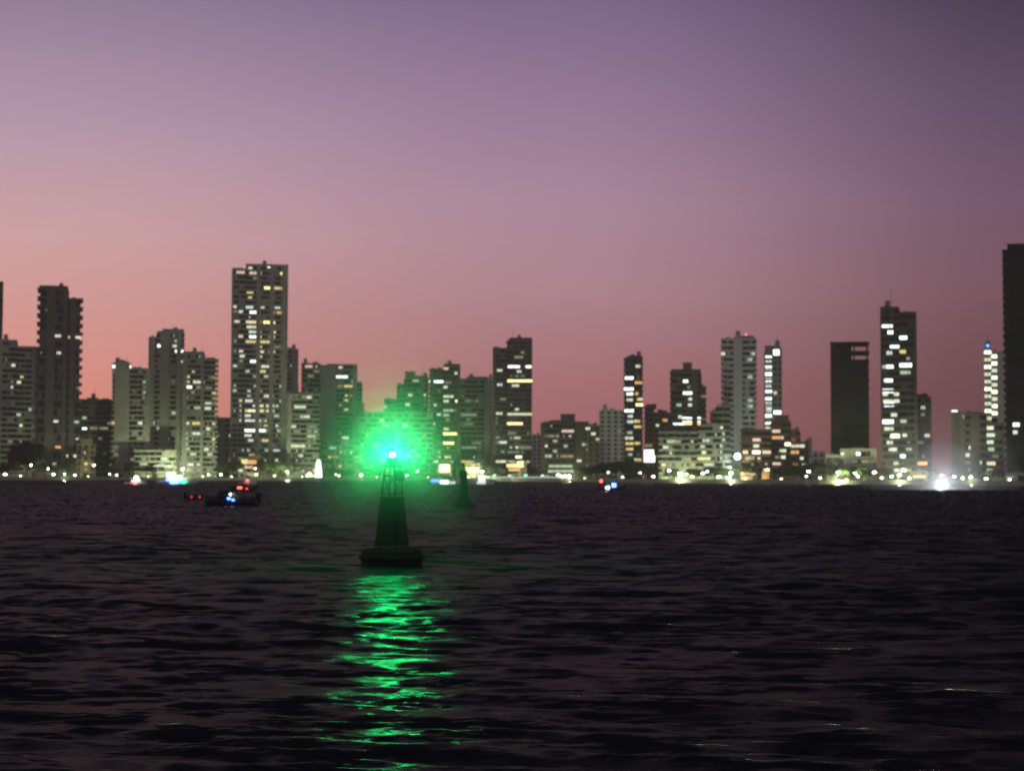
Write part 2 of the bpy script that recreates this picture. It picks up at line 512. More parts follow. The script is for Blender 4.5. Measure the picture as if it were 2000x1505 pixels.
def building(name, label, cat, off, secs, wins=(), wall='concrete_grey', dep=22.0, yaw=0.0, fh=3.25, rand=0.06,
             rcodes=('c-', 'g-', 'g', 'c', 'y-', 'y-', 'c-', 'y', 'g-'), roofs=(), glass='glass_dark', rmin=None, group=None, seed=0, rmax=95, beacons=()):
    """off: metres behind the seawall; secs: (x0, x1, ytop, style[, opts]) in photo pixels; wins: (x, y, w, code[, h])"""
    rg = random.Random(seed + int(secs[0][0]) * 7 + 3)
    x0 = min(s[0] for s in secs); x1 = max(s[1] for s in secs)
    xc = 0.5 * (x0 + x1)
    D = shoreD(xc) + off
    pc = at(xc, 930, D)
    rz = -math.atan2(pc.x, pc.y) + R(yaw)
    root = empty(name, (pc.x, pc.y, GZ), rz, label=label, cat=cat, group=group)
    Mi = (Matrix.Translation((pc.x, pc.y, GZ)) @ Matrix.Rotation(rz, 4, 'Z')).inverted()
    Mi3 = Mi.to_3x3()
    org = Mi @ Vector((0, 0, CAMZ))
    def loc(px, py, yl=0.0):
        d = Mi3 @ ray(px, py)
        t = (yl - org.y) / d.y
        return org.x + d.x * t, org.z + d.z * t
    wallm, glz, roof = MB(), MB(), MB()
    S = []
    for i, s in enumerate(secs):
        sx0, sx1, yt, st = s[:4]
        op = s[4] if len(s) > 4 else {}
        yo = op.get('y', 0.35 * i)
        sd = op.get('dep', dep - 0.7 * i)
        a, _ = loc(sx0, yt, yo)
        b, zt = loc(sx1, yt, yo)
        if abs(yaw) > 0.5:
            sh = sd * math.sin(abs(R(yaw)))
            if sx1 == x1 and yaw > 0: b -= sh * 0.9
            if sx0 == x0 and yaw < 0: a += sh * 0.9
        a += 0.02; b -= 0.02
        nf = max(1, int(round(zt / fh)))
        f = zt / nf
        S.append((a, b, zt, yo, sd, st, f, nf, op))
        inset = op.get('inset', 1.1)
        side = op.get('side', 0.5)
        if st == 'slab':
            gl = side if sx0 == x0 else -0.4
            gr = side if sx1 == x1 else -0.4
            glz.box(a + gl, b - gr, yo + inset, yo + sd - 0.6, 0, zt - 0.3)
            par = op.get('par', 1.0)
            brk = op.get('brk', 0)                       # every so many metres the parapet steps back
            for k in range(1, nf + 1):
                z = k * f
                wallm.box(a, b, yo, yo + sd, z - 0.22, z + (par if k < nf else 1.1))
            wallm.box(a + min(gl, 0.3), b - min(gr, 0.3), yo + 0.3, yo + sd - 0.3, 0, f * 0.7)
            nbay = max(2, int(round((b - a - 2 * side) / 4.2)))
            bwid = (b - a - 2 * max(side, .1)) / nbay
            for q in range(1, nbay):                     # party walls between the balconies
                xm = a + max(side, .1) + q * bwid
                wallm.box(xm - 0.14, xm + 0.14, yo + 0.15, yo + inset + 0.2, 0.3, zt - 0.3)
            for k in range(nf):                          # bays closed with brickwork or screens
                for q in range(nbay):
                    if rg.random() < op.get('closed', 0.22):
                        xm = a + max(side, .1) + q * bwid
                        wallm.box(xm + 0.2, xm + bwid * rg.choice((.45, .8, .95)), yo + rg.uniform(.3, .8), yo + inset + 0.3, k * f + 0.5, k * f + f - 0.1)
            for q in op.get('piers', ()):                # vertical wall strips (fraction, metres, how far proud)
                fr, wd = q[0], q[1]
                xm = a + fr * (b - a)
                xl, xr = max(a - 0.05, xm - wd / 2), min(b + 0.05, xm + wd / 2)
                wallm.box(xl, xr, yo - (q[2] if len(q) > 2 else 0.06), yo + inset + 0.4, 0, zt + 0.45)
        elif st == 'blank':
            wallm.box(a, b, yo, yo + sd, 0, zt)
            wallm.box(a - 0.12, b + 0.12, yo - 0.12, yo + sd + 0.12, zt, zt + 0.5)
        elif st == 'grid':
            bw = op.get('bay', 3.4)
            nb = max(2, int(round((b - a) / bw)))
            bw = (b - a) / nb
            glz.box(a + 0.3, b - 0.3, yo + 0.3, yo + sd - 0.3, 0, zt - 0.2)
            for k in range(nf + 1):
                z0_ = max(0, k * f - 0.55)
                wallm.box(a, b, yo, yo + sd, z0_, min(zt + 0.5, k * f + 0.95))
            for q in range(nb + 1):
                xm = a + q * bw
                hwp = bw * 0.24
                wallm.box(max(a - 0.04, xm - hwp), min(b + 0.04, xm + hwp), yo - 0.05, yo + 0.35, 0, zt + 0.3)
            nb2 = max(2, int(sd / 4.0))
            for q in range(nb2 + 1):
                ya = yo + q * sd / nb2
                ya0, ya1 = max(yo + 0.36, ya - 0.9), min(yo + sd + 0.04, ya + 0.9)
                wallm.box(a - 0.04, a + 0.35, ya0, ya1, 0, zt + 0.28)
                wallm.box(b - 0.35, b + 0.04, ya0, ya1, 0, zt + 0.28)
        elif st == 'frame':                              # bare unfinished floors
            top = op['solid']
            _, zs = loc(sx0, top, yo)
            glz.box(a + 0.4, b - 0.4, yo + 0.5, yo + sd, 0, zs)  # black box stands in for the dark void between floors
            nn = int(zt / f)
            for k in range(1, nn + 1):
                z = k * f
                if z > zs + 1:
                    wallm.box(a + (b - a) * (0.0 if k % 2 else 0.02), b, yo + 0.2, yo + sd, z - 0.4, z + 0.35)
                else:
                    wallm.box(a, b, yo, yo + sd, z - 0.2, z + 0.2)
            for q in range(5):
                xm = a + 0.5 + (b - a - 1.0) * (0, .1, .3, .62, .97)[q]
                for yy in (yo + 0.5, yo + sd - 1.2):
                    wallm.box(xm - 0.35, xm + 0.35, yy, yy + 0.7, 0, zt - (0.5 if q < 5 else 0.1))
            wallm.box(a + (b - a) * 0.04, a + (b - a) * 0.55, yo + 3, yo + sd - 3, zs, zt - 0.2)
            wallm.box(a + 0.2, a + (b - a) * 0.22, yo + 3, yo + 9, zs, zt - f * 0.5)
        # low roof parapet and plant
        if st != 'frame' and op.get('plant', 1):
            w = b - a
            for _ in range(2):
                cx = a + w * rg.uniform(0.2, 0.8)
                hw = w * rg.uniform(0.06, 0.14)
                roof.box(max(a + 0.3, cx - hw), min(b - 0.3, cx + hw), yo + sd * 0.3 + rg.uniform(0, 2), yo + sd * 0.7, zt + 0.1, zt + rg.uniform(1.3, 2.6))
    topS = max(S, key=lambda q: q[2])
    if topS[2] > 45 and topS[5] != 'frame':
        xr = rg.uniform(topS[0] + 1.5, topS[1] - 1.5)
        MB().tube((xr, 7, topS[2]), (xr, 7, topS[2] + rg.uniform(6, 11)), 0.16, 0.06, 6).build('antenna', 'galvanised', root)
        xr = rg.uniform(topS[0] + 2, topS[1] - 2)
        MB().lathe([(1.3, 0), (1.3, 2.1), (0.9, 2.6), (.2, 2.8)], 12).build('water_tank', 'concrete_pale', root).location = (xr, 9, topS[2] + 2.2)
        MB().box(xr - 1.5, xr + 1.5, 7.5, 10.5, topS[2], topS[2] + 2.2).build('tank_stand', wall, root)
    for r in roofs:                                      # (x0, x1, ytop, kind)
        a, zt = loc(r[0], r[2], 4.0)
        b, _ = loc(r[1], r[2], 4.0)
        zb = max([s[2] for s in S if s[0] < (a + b) / 2 < s[1]] or [S[0][2]])
        kind = r[3] if len(r) > 3 else 'box'
        if kind == 'box':
            roof.box(a, b, 4.0, 12.0, zb - 0.5, zt)
            roof.box(a - 0.3, b + 0.3, 3.7, 12.3, zt, zt + 0.35)
        elif kind == 'slope':
            m = 0.5 * (a + b)
            roof.box(a, b, 4.0, 12.0, zb - 0.5, zb + 0.45 * (zt - zb))
            c0 = (a, 4.0, zb + 0.45 * (zt - zb)); c1 = (b, 4.0, c0[2]); c2 = (b, 12.0, c0[2]); c3 = (a, 12.0, c0[2]); tp = (m, 8.0, zt)
            for u, v_ in ((c0, c1), (c1, c2), (c2, c3), (c3, c0)):
                roof.quad(u, v_, tp)
        elif kind == 'mast':
            mm = MB()
            mm.tube(((a + b) / 2, 6, zb - 0.3), ((a + b) / 2, 6, zt), 0.35, 0.12, 6)
            mm.tube(((a + b) / 2 - 1.2, 6, zb + (zt - zb) * 0.6), ((a + b) / 2 + 1.2, 6, zb + (zt - zb) * 0.6), 0.1, 0.1, 5)
            mm.build('antenna', 'galvanised', root)
    wo = wallm.build('wall', wall, root)
    if glz.v: glz.build('glazing', glass, root)  # in the frame style this is the black void box
    if roof.v: roof.build('roof_structure', wall if wall in ('concrete_dark', 'brick_red', 'concrete_raw', 'black_wall_and_void') else 'concrete_grey', root)
    for bx, by_, bm_, br in beacons:
        xq, zq = loc(bx, by_, 6.0)
        MB().ball((xq, 6.0, zq), br, 6).build('beacon', bm_, root, True)
        MB().tube((xq, 6.0, zq - 4), (xq, 6.0, zq - br), .12, n=6).build('beacon_mast', 'galvanised', root)
    # door and entrance canopy at street level
    a, b, zt, yo, sd, st, f, nf, op = S[0]
    xm = (a + b) / 2
    MB().box(xm - 1.6, xm + 1.6, yo - 0.10, yo + 0.5, 0.05, 2.7).build('door', glass, root)
    MB().box(xm - 2.6, xm + 2.6, yo - 1.8, yo - 0.13, 2.85, 3.05).build('entrance_canopy', 'concrete_pale', root)
    # lit windows
    used = []
    cnt = 0
    def put(xw, zc, w, code, h, s):
        a, b, zt, yo, sd, st, f, nf, op = s
        y = yo + (0.35 if st == 'slab' else -0.12)
        y1 = yo + (op.get('inset', 1.1) + 0.2 if st == 'slab' else 0.4)
        xa, xb = max(a + 0.1, xw - w / 2), min(b - 0.1, xw + w / 2)
        if xb - xa < 0.4: return
        MB().box(xa, xb, y, y1, zc - h / 2, zc + h / 2).build('window', lit(code), root)
        used.append((xa, xb, zc))
    for wn in wins:
        px, py, w, code = wn[:4]
        for s in reversed(S):
            a, b, zt, yo, sd, st, f, nf, op = s
            xw, zw = loc(px, py, yo)
            if a - 0.8 < xw < b + 0.8 and zw < zt + 3:
                ww = loc(px + w, py, yo)[0] - xw
                par = op.get('par', 1.0)
                if st == 'slab':
                    k = max(0, min(nf - 1, int(math.floor((zw - (par - 0.22) * 0.5) / f + 0.0))))
                    zc = k * f + (par + f - 0.22) / 2
                    h = min(1.5, f - par - 0.25)
                    if len(wn) > 4:
                        h = wn[4] * (zt / max(1, zt)) * D / F; zc = zw
                else:
                    k = max(0, min(nf - 1, int(zw / f)))
                    zc = k * f + 0.5 * (0.95 + f - 0.5)
                    h = min(1.5, f - 1.5)
                    if len(wn) > 4:
                        h = wn[4] * D / F; zc = zw
                put(min(max(xw, a + ww / 2), b - ww / 2), zc, ww, code, max(0.7, h), s)
                break
    if rand > 0:
        cand = []
        for si, s in enumerate(S):
            a, b, zt, yo, sd, st, f, nf, op = s
            if st in ('frame', 'blank'): continue
            bw = 3.4
            nb = max(1, int((b - a - 1.6) / bw))
            for k in range(1 if nf > 2 else 0, nf):
                for q in range(nb):
                    pr = rand * op.get('rand', 1.0) * 2.8 * (1.6 if k < nf * 0.35 else 0.9 if k < nf * 0.8 else 0.35)
                    if rg.random() < pr:
                        cand.append((s, k, a + 0.8 + (q + 0.5) * (b - a - 1.6) / nb))
        rg.shuffle(cand)
        for s, k, xw in cand[:rmax]:
            a, b, zt, yo, sd, st, f, nf, op = s
            par = op.get('par', 1.0)
            zc = k * f + ((par + f - 0.22) / 2 if st == 'slab' else 0.5 * (0.45 + f))
            h = min(1.6, f - par - 0.25 if st == 'slab' else f - 1.5)
            w = rg.choice((0.9, 1.3, 1.8, 2.6, 4.4)); h *= rg.uniform(.6, 1.0)
            if any(u0 - 1 < xw < u1 + 1 and abs(uz - zc) < 1.5 for u0, u1, uz in used): continue
            put(xw, zc, w, rg.choice(rcodes), h, s)
    return root, loc, D

T = 'tower block'
A = 'apartment towers of the far shore'
B = 'building'
# --- left group
building('apartment_tower', 'dark tower cut off by the left edge, the taller one behind', T, 150,
         [(-70, 7, 553, 'slab')], [], wall='concrete_dark', group=A, rand=0.03)
building('apartment_tower', 'grey broad stepped tower at the left edge of the skyline', T, 60,
         [(-60, 34, 667, 'slab', {'piers': [(0.25, 5), (0.62, 4)]}), (34, 80, 680, 'slab', {'piers': [(0.8, 4)]})],
         [(26, 718, 7, 'c'), (34, 749, 8, 'c'), (60, 794, 8, 'g'), (32, 805, 9, 'g'), (64, 770, 6, 'g-'), (20, 864, 9, 'g-')], wall='concrete_grey', group=A, rand=0.03,
         roofs=[(-30, 18, 664)])
building('apartment_tower', 'tall dark tower with notched balcony edges and stepped top at far left', T, 40,
         [(73, 134, 566, 'slab', {'piers': [(0.45, 5), (0.9, 2.5)], 'side': 1.6, 'dep': 24}), (134, 163, 586, 'slab', {'piers': [(0.3, 3)], 'side': 1.6})],
         [(113, 652, 12, 'c'), (132, 652, 10, 'p'), (152, 651, 13, 'c'), (99, 666, 8, 'g'), (115, 692, 8, 'c'), (108, 821, 12, 'w'), (148, 827, 12, 'g'),
          (105, 601, 8, 'g-'), (116, 874, 17, 'o'), (145, 890, 8, 'c'), (127, 896, 6, 'c'), (106, 912, 9, 'c')],
         wall='concrete_dark', group=A, rand=0.025, roofs=[(78, 132, 558)], fh=5.0)
building('apartment_block', 'low dark block with a row of lit windows beside the notched tower', B, 70,
         [(146, 228, 783, 'slab', {'par': 1.2})],
         [(165, 812, 8, 'g'), (165, 838, 9, 'W', 7), (183, 838, 15, 'y-'), (203, 839, 16, 'c-'), (215, 826, 10, 'y-'), (196, 855, 8, 'g-')], wall='concrete_dark', rand=0.05)
building('villa', 'small tan building washed in yellow light at the left shore', B, 28,
         [(150, 187, 868, 'grid', {'bay': 4}), (158, 180, 858, 'blank', {'plant': 0})],
         [(163, 884, 8, 'c'), (174, 903, 20, 'y'), (166, 912, 18, 'y-'), (161, 926, 16, 'c-')], wall='plaster_tan', rand=0.0, dep=14)
building('apartment_tower', 'narrow tower with one bright white strip under its rounded roof', T, 50,
         [(219, 256, 712, 'slab', {'piers': [(0.55, 9)]}), (256, 295, 722, 'slab', {'piers': [(0.85, 3)]})],
         [(238, 716, 36, 'W', 6), (240, 770, 13, 'y'), (228, 830, 18, 'y'), (232, 853, 8, 'g'), (229, 874, 12, 'c'), (282, 746, 6, 'g'), (282, 757, 6, 'g-'), (282, 768, 6, 'g'),  # pale balcony ends at the right are drawn as dim glowing panes
          (282, 780, 6, 'g'), (282, 792, 6, 'g-'), (265, 842, 10, 'g-'), (240, 905, 16, 'c')],
         wall='concrete_grey', group=A, rand=0.07, roofs=[(224, 252, 700, 'slope')])
building('apartment_tower', 'grey tower with rounded stepped crown left of the tallest one', T, 55,
         [(290, 306, 661, 'slab', {'piers': [(0.5, 3)]}), (306, 361, 652, 'slab', {'piers': [(0.3, 6), (0.8, 3)]})],
         [(312, 679, 9, 'W'), (345, 679, 15, 'c'), (347, 668, 12, 'g'), (350, 688, 16, 'C'), (352, 702, 11, 'c'), (339, 803, 8, 'g'), (297, 825, 10, 'c'), (310, 836, 8, 'g'), (325, 857, 10, 'g')],
         wall='concrete_grey', group=A, rand=0.04, roofs=[(318, 359, 643), (310, 340, 647)])
building('apartment_tower', 'tower with ribbed balconies stepping down on its right side', T, 30,
         [(356, 400, 692, 'slab', {'piers': [(0.12, 3), (0.9, 2)], 'side': 1.0}), (400, 427, 704, 'slab', {'side': 2.0})],
         [(367, 760, 15, 'C'), (394, 749, 22, 'c'), (351, 773, 8, 'g'), (366, 749, 10, 'g'), (385, 791, 12, 'g'), (406, 800, 12, 'c'), (364, 828, 12, 'c'), (394, 829, 23, 'y'),
          (389, 850, 22, 'w'), (362, 847, 10, 'g'), (362, 856, 10, 'g'), (362, 866, 10, 'g'), (400, 873, 10, 'c'), (366, 873, 10, 'g'), (378, 884, 12, 'g'), (410, 890, 10, 'g'), (372, 905, 12, 'c')],
         wall='concrete_grey', group=A, rand=0.10, roofs=[(358, 398, 687), (404, 420, 699)])
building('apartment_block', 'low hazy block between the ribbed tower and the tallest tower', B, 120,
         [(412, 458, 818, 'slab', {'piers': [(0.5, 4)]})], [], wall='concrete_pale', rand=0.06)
# --- tallest tower
building('apartment_tower', 'tallest tower on the left, covered in yellow and white lit windows', T, 60,
         [(453, 481, 528, 'slab', {'piers': [(0.05, 1.5)], 'rand': 1.3}), (481, 563, 521, 'slab', {'piers': [(0.3, 3), (0.62, 3), (0.96, 6)], 'rand': 1.2})],
         [(470, 529, 16, 'p'), (499, 536, 24, 'p'), (526, 520, 8, 'W', 5), (545, 537, 14, 'Y'), (522, 563, 11, 'Y'), (538, 563, 18, 'y'), (499, 547, 10, 'p-'), (488, 596, 15, 'w'),
          (459, 595, 6, 'c'), (470, 605, 8, 'w'), (498, 606, 20, 'W'), (532, 608, 9, 'w'), (546, 607, 11, 'o'), (499, 625, 22, 'y'), (526, 625, 22, 'Y'), (492, 632, 24, 'c'),
          (463, 632, 10, 'c'), (491, 641, 18, 'c'), (496, 652, 20, 'w'), (494, 660, 14, 'W'), (534, 652, 9, 'c'), (531, 662, 12, 'y'), (529, 670, 11, 'c'), (480, 669, 46, 'y'),
          (470, 659, 9, 'p'), (531, 689, 12, 'c'), (473, 696, 10, 'c'), (494, 707, 10, 'W'), (522, 717, 24, 'c'), (512, 725, 14, 'y'), (480, 724, 9, 'g'), (525, 770, 19, 'c'),
          (551, 780, 9, 'c'), (480, 787, 16, 'w'), (494, 797, 18, 'W'), (510, 798, 12, 'y'), (528, 798, 16, 'c'), (492, 806, 34, 'y'), (528, 789, 16, 'c'), (480, 816, 12, 'w'),
          (490, 825, 32, 'w'), (480, 843, 42, 'W'), (482, 853, 14, 'w'), (490, 861, 10, 'w'), (528, 844, 10, 'g'), (545, 842, 8, 'g'), (540, 816, 10, 'g'), (525, 878, 16, 'g'),
          (492, 888, 10, 'y'), (470, 876, 12, 'g')],
         wall='concrete_grey', group=A, rand=0.07, roofs=[(481, 562, 516), (456, 474, 524)], dep=30, rcodes=('c-', 'g', 'c', 'y-', 'y', 'w'))
building('apartment_tower', 'slim grey tower peeking out behind the tallest tower', T, 160,
         [(550, 583, 684, 'slab', {'piers': [(0.8, 5)]})], [(571, 718, 8, 'g'), (574, 735, 8, 'g-')], wall='concrete_pale', group=A, rand=0.05, roofs=[(563, 576, 679)])
building('apartment_block', 'mid-rise block of long balconies at the foot of the tallest tower', B, 35,
         [(560, 626, 772, 'slab', {'piers': [(0.08, 3)]})],
         [(603, 774, 10, 'c'), (586, 790, 22, 'c'), (600, 809, 11, 'c'), (589, 818, 8, 'g'), (571, 836, 14, 'c'), (581, 871, 30, 'c'), (587, 889, 10, 'c'), (608, 850, 16, 'g'), (612, 830, 14, 'g-')],
         wall='concrete_grey', rand=0.14)
building('apartment_tower', 'wide flat-topped tower with a pale blank panel left of the green light', T, 90,
         [(588, 626, 712, 'slab'), (626, 657, 714, 'blank', {'plant': 0}), (657, 697, 714, 'slab', {'piers': [(0.9, 3)]}), (697, 712, 790, 'slab'), (690, 707, 748, 'slab', {'y': 1.6})],
         [(603, 716, 14, 'p'), (660, 731, 22, 'W'), (665, 740, 9, 'c'), (665, 716, 8, 'p'), (681, 754, 18, 'y'), (664, 752, 10, 'y-'), (691, 838, 10, 'c'), (674, 855, 14, 'c'),
          (674, 891, 28, 'Y'), (603, 774, 8, 'g'), (690, 875, 12, 'g')],
         wall='concrete_pale', group=A, rand=0.08, roofs=[(640, 660, 711)])
# --- behind the green light
building('apartment_block', 'wide low block directly behind the green buoy light', B, 45,
         [(700, 846, 808, 'slab', {'piers': [(0.5, 3)]})],
         [(746, 819, 9, 'c'), (791, 832, 9, 'c'), (750, 826, 7, 'g'), (775, 850, 12, 'g'), (735, 870, 14, 'g'), (808, 880, 12, 'g')], wall='concrete_grey', rand=0.10)
building('apartment_tower', 'stepped grey tower rising just right of the green light', T, 80,
         [(750, 776, 782, 'slab'), (776, 790, 752, 'slab'), (790, 838, 740, 'slab', {'piers': [(0.7, 3)]})],
         [(801, 775, 8, 'c'), (827, 775, 9, 'c'), (796, 786, 9, 'c'), (797, 804, 30, 'Y'), (808, 812, 12, 'g'), (812, 744, 12, 'g'), (752, 791, 6, 'g')],
         wall='concrete_grey', group=A, rand=0.07, roofs=[(791, 811, 726), (812, 833, 734)])
building('apartment_tower', 'dark tower with a bright strip near its top, third right of the green light', T, 50,
         [(838, 866, 723, 'slab', {'piers': [(0.2, 3)]}), (866, 899, 716, 'slab', {'piers': [(0.95, 3)]})],
         [(864, 721, 10, 'p'), (892, 728, 9, 'c'), (863, 746, 30, 'W'), (870, 757, 8, 'c'), (872, 777, 20, 'c'), (870, 787, 12, 'c'), (872, 797, 20, 'g'), (848, 788, 10, 'c'),
          (896, 779, 9, 'C'), (845, 829, 9, 'c'), (872, 838, 11, 'y'), (869, 848, 36, 'Y'), (870, 867, 22, 'Y'), (850, 898, 12, 'c'), (872, 808, 12, 'g'), (872, 898, 20, 'g')],
         wall='concrete_dark', group=A, rand=0.08, roofs=[(868, 897, 711)])
building('apartment_tower', 'dark square-topped tower with dim long balconies, beside the brightly banded one', T, 78,
         [(896, 946, 742, 'slab'), (946, 958, 746, 'blank', {'plant': 0})],
         [(937, 782, 12, 'g'), (916, 814, 30, 'c-'), (916, 826, 18, 'g-'), (916, 876, 30, 'c-'), (914, 897, 26, 'y'), (930, 860, 20, 'g-'), (914, 779, 12, 'g-')],
         wall='concrete_grey', group=A, rand=0.06, roofs=[(912, 952, 736)])
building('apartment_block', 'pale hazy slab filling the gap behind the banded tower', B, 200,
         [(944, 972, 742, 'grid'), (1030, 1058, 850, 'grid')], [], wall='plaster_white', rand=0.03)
building('apartment_tower', 'tall dark tower with two long bright yellow-white bands near its top', T, 40,
         [(962, 991, 682, 'slab', {'piers': [(0.15, 2)]}), (991, 1040, 666, 'slab')],
         [(976, 722, 10, 'c'), (976, 751, 10, 'w'), (1013, 701, 18, 'c-'), (1014, 712, 44, 'W'), (1033, 714, 10, 'Y'), (1014, 722, 9, 'w'), (1015, 741, 50, 'Y'), (1007, 751, 14, 'c'),
          (975, 809, 12, 'c'), (1013, 808, 48, 'c'), (1035, 808, 9, 'y'), (1004, 828, 30, 'Y'), (984, 866, 16, 'w'), (1010, 858, 14, 'g'), (1013, 895, 12, 'C'), (981, 898, 24, 'c'),
          (1008, 903, 30, 'c'), (978, 905, 14, 'c'), (1000, 880, 24, 'g-'), (1000, 846, 16, 'g-'), (1020, 870, 14, 'g-')],
         wall='concrete_dark', group=A, rand=0.05, roofs=[(996, 1038, 660), (988, 1000, 668)], dep=26)
building('apartment_block', 'wide mid-rise with roof boxes and a dark central seam', B, 45,
         [(1056, 1122, 828, 'slab', {'piers': [(0.06, 3)]}), (1122, 1136, 824, 'blank', {'y': 1.8, 'plant': 0}), (1136, 1172, 832, 'grid')],
         [(1109, 837, 24, 'p'), (1148, 834, 9, 'c'), (1159, 844, 9, 'c'), (1167, 855, 7, 'g'), (1084, 857, 8, 'g'), (1066, 875, 9, 'c'), (1105, 874, 8, 'g'), (1107, 893, 26, 'y-'),
          (1070, 893, 16, 'g'), (1132, 904, 9, 'c'), (1084, 884, 8, 'g'), (1095, 908, 46, 'g'), (1095, 917, 50, 'g'), (1140, 868, 6, 'g')],
         wall='concrete_dark', rand=0.09, roofs=[(1095, 1123, 809), (1075, 1096, 821), (1128, 1150, 824)], group=None)
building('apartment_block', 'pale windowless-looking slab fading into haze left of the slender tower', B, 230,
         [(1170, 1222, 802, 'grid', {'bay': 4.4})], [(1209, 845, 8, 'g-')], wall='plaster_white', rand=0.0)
building('apartment_tower', 'slender tower with white and orange windows stacked in two columns', T, 45,
         [(1218, 1238, 702, 'slab'), (1238, 1256, 700, 'slab')],
         [(1246, 717, 9, 'c'), (1229, 733, 16, 'W'), (1246, 743, 10, 'o'), (1247, 750, 14, 'o'), (1228, 758, 18, 'W'), (1230, 767, 12, 'W', 8), (1245, 768, 10, 'o'), (1250, 778, 11, 'c'),
          (1230, 785, 12, 'c'), (1250, 794, 14, 'Y'), (1230, 801, 18, 'W'), (1231, 810, 10, 'c'), (1231, 818, 12, 'w'), (1244, 818, 12, 'y'), (1244, 836, 14, 'y'), (1229, 853, 16, 'c'),
          (1230, 870, 16, 'y'), (1245, 870, 10, 'y'), (1230, 877, 14, 'y'), (1230, 887, 10, 'g'), (1244, 896, 14, 'y'), (1230, 842, 10, 'g')],
         wall='concrete_dark', group=A, rand=0.04, roofs=[(1223, 1249, 690, 'slope'), (1240, 1255, 697)], dep=16)
building('apartment_block', 'reddish brown block with sloping top between two mid-height towers', B, 130,
         [(1258, 1276, 796, 'slab'), (1276, 1314, 806, 'grid')], [(1293, 794, 10, 'p'), (1299, 823, 9, 'o')], wall='brick_red', rand=0.05, roofs=[(1262, 1282, 790)])
building('apartment_tower', 'tower with square chimney-like roof box and a white lit sign lower down', T, 50,
         [(1308, 1369, 728, 'slab', {'piers': [(0.8, 3)]}), (1369, 1380, 758, 'slab')],
         [(1339, 739, 9, 'C'), (1343, 765, 17, 'W'), (1347, 783, 14, 'c'), (1349, 792, 10, 'w'), (1326, 792, 10, 'g'), (1328, 810, 8, 'c'), (1351, 819, 36, 'W', 9), (1326, 829, 22, 'W', 6),
          (1352, 828, 36, 'O', 5), (1347, 846, 10, 'W'), (1349, 864, 11, 'W'), (1348, 873, 11, 'W'), (1332, 874, 9, 'c')],
         wall='concrete_dark', group=A, rand=0.07, roofs=[(1334, 1351, 709), (1312, 1368, 722)])
building('apartment_block', 'long low greenish block under the tower with the lit sign', B, 30,
         [(1286, 1362, 846, 'slab'), (1362, 1408, 832, 'slab')],
         [(1324, 856, 12, 'c-'), (1379, 855, 14, 'g'), (1375, 881, 9, 'c'), (1300, 878, 10, 'c'), (1373, 893, 26, 'y'), (1343, 893, 14, 'y-'), (1353, 910, 10, 'y-'), (1372, 868, 9, 'g'), (1385, 905, 20, 'g')],
         wall='concrete_grey', rand=0.12)
building('apartment_block', 'mid-rise in front of the pale tower, with a low side wing', B, 70,
         [(1386, 1398, 806, 'slab'), (1398, 1428, 794, 'slab')],
         [(1407, 837, 10, 'c'), (1405, 865, 9, 'c'), (1402, 880, 12, 'g'), (1402, 892, 12, 'g')], wall='concrete_grey', rand=0.10)
building('apartment_tower', 'pale white ribbed tower with a red lamp on its roof', T, 120,
         [(1408, 1432, 664, 'slab', {'par': 1.4, 'side': 1.6}), (1432, 1450, 660, 'blank', {'y': -1.2, 'plant': 0}), (1450, 1478, 664, 'slab', {'par': 1.4, 'side': 1.2})],
         [(1465, 703, 9, 'g'), (1465, 731, 9, 'g'), (1465, 778, 9, 'g'), (1466, 792, 9, 'g'), (1409, 693, 8, 'c'), (1471, 690, 8, 'g')], wall='plaster_white', group=A, rand=0.02,
         roofs=[(1436, 1472, 657)], beacons=[(1457, 653, 'lamp_red', .35)])
sq = []
for k in range(9):
    y = 698 + k * 16.2
    sq += [(1501, y, 12, 'W', 6.5), (1501, y + 7.5, 12, 'w', 3.6)]
building('apartment_tower', 'thin dark tower with a vertical column of bright white squares', T, 90,
         [(1492, 1510, 690, 'slab', {'side': 0.1}), (1510, 1527, 680, 'grid')],
         sq + [(1513, 688, 12, 'W', 11), (1517, 805, 15, 'W', 7), (1513, 766, 7, 'p'), (1517, 812, 12, 'g')],
         wall='concrete_grey', group=A, rand=0.0, roofs=[(1494, 1514, 676)], dep=15)
building('apartment_block', 'stepped warm-lit block with a peaked top in front of the thin tower', B, 40,
         [(1446, 1506, 842, 'slab'), (1506, 1544, 824, 'slab', {'y': 3}), (1544, 1562, 842, 'slab', {'y': 3.5}), (1562, 1582, 866, 'slab', {'y': 4})],
         [(1516, 841, 16, 'p'), (1514, 851, 14, 'o'), (1526, 851, 9, 'p'), (1478, 863, 17, 'p'), (1477, 872, 11, 'c'), (1477, 881, 15, 'C'), (1501, 882, 17, 'p'), (1539, 868, 11, 'C'),
          (1550, 862, 9, 'r-'), (1548, 877, 16, 'o'), (1529, 878, 13, 'c'), (1567, 868, 10, 'c'), (1529, 888, 10, 'p'), (1530, 898, 8, 'c'), (1560, 898, 7, 'c'), (1456, 888, 10, 'c'), (1465, 897, 18, 'p-'),
          (1460, 863, 8, 'c')],
         wall='brick_red', rand=0.10, rcodes=('p-', 'o-', 'c-', 'p', 'c'), roofs=[(1512, 1540, 812), (1450, 1470, 838)])
building('apartment_block', 'faint pale narrow block left of the unlit unfinished tower', B, 220,
         [(1576, 1586, 856, 'grid'), (1586, 1612, 884, 'grid')], [], wall='plaster_white', rand=0.03)
building('tower_under_construction', 'unlit unfinished tower with open concrete floors at its top', T, 60,
         [(1621, 1698, 668, 'frame', {'solid': 702, 'dep': 26})], [], wall='concrete_raw', glass='black_wall_and_void', rand=0.0, fh=4.6)
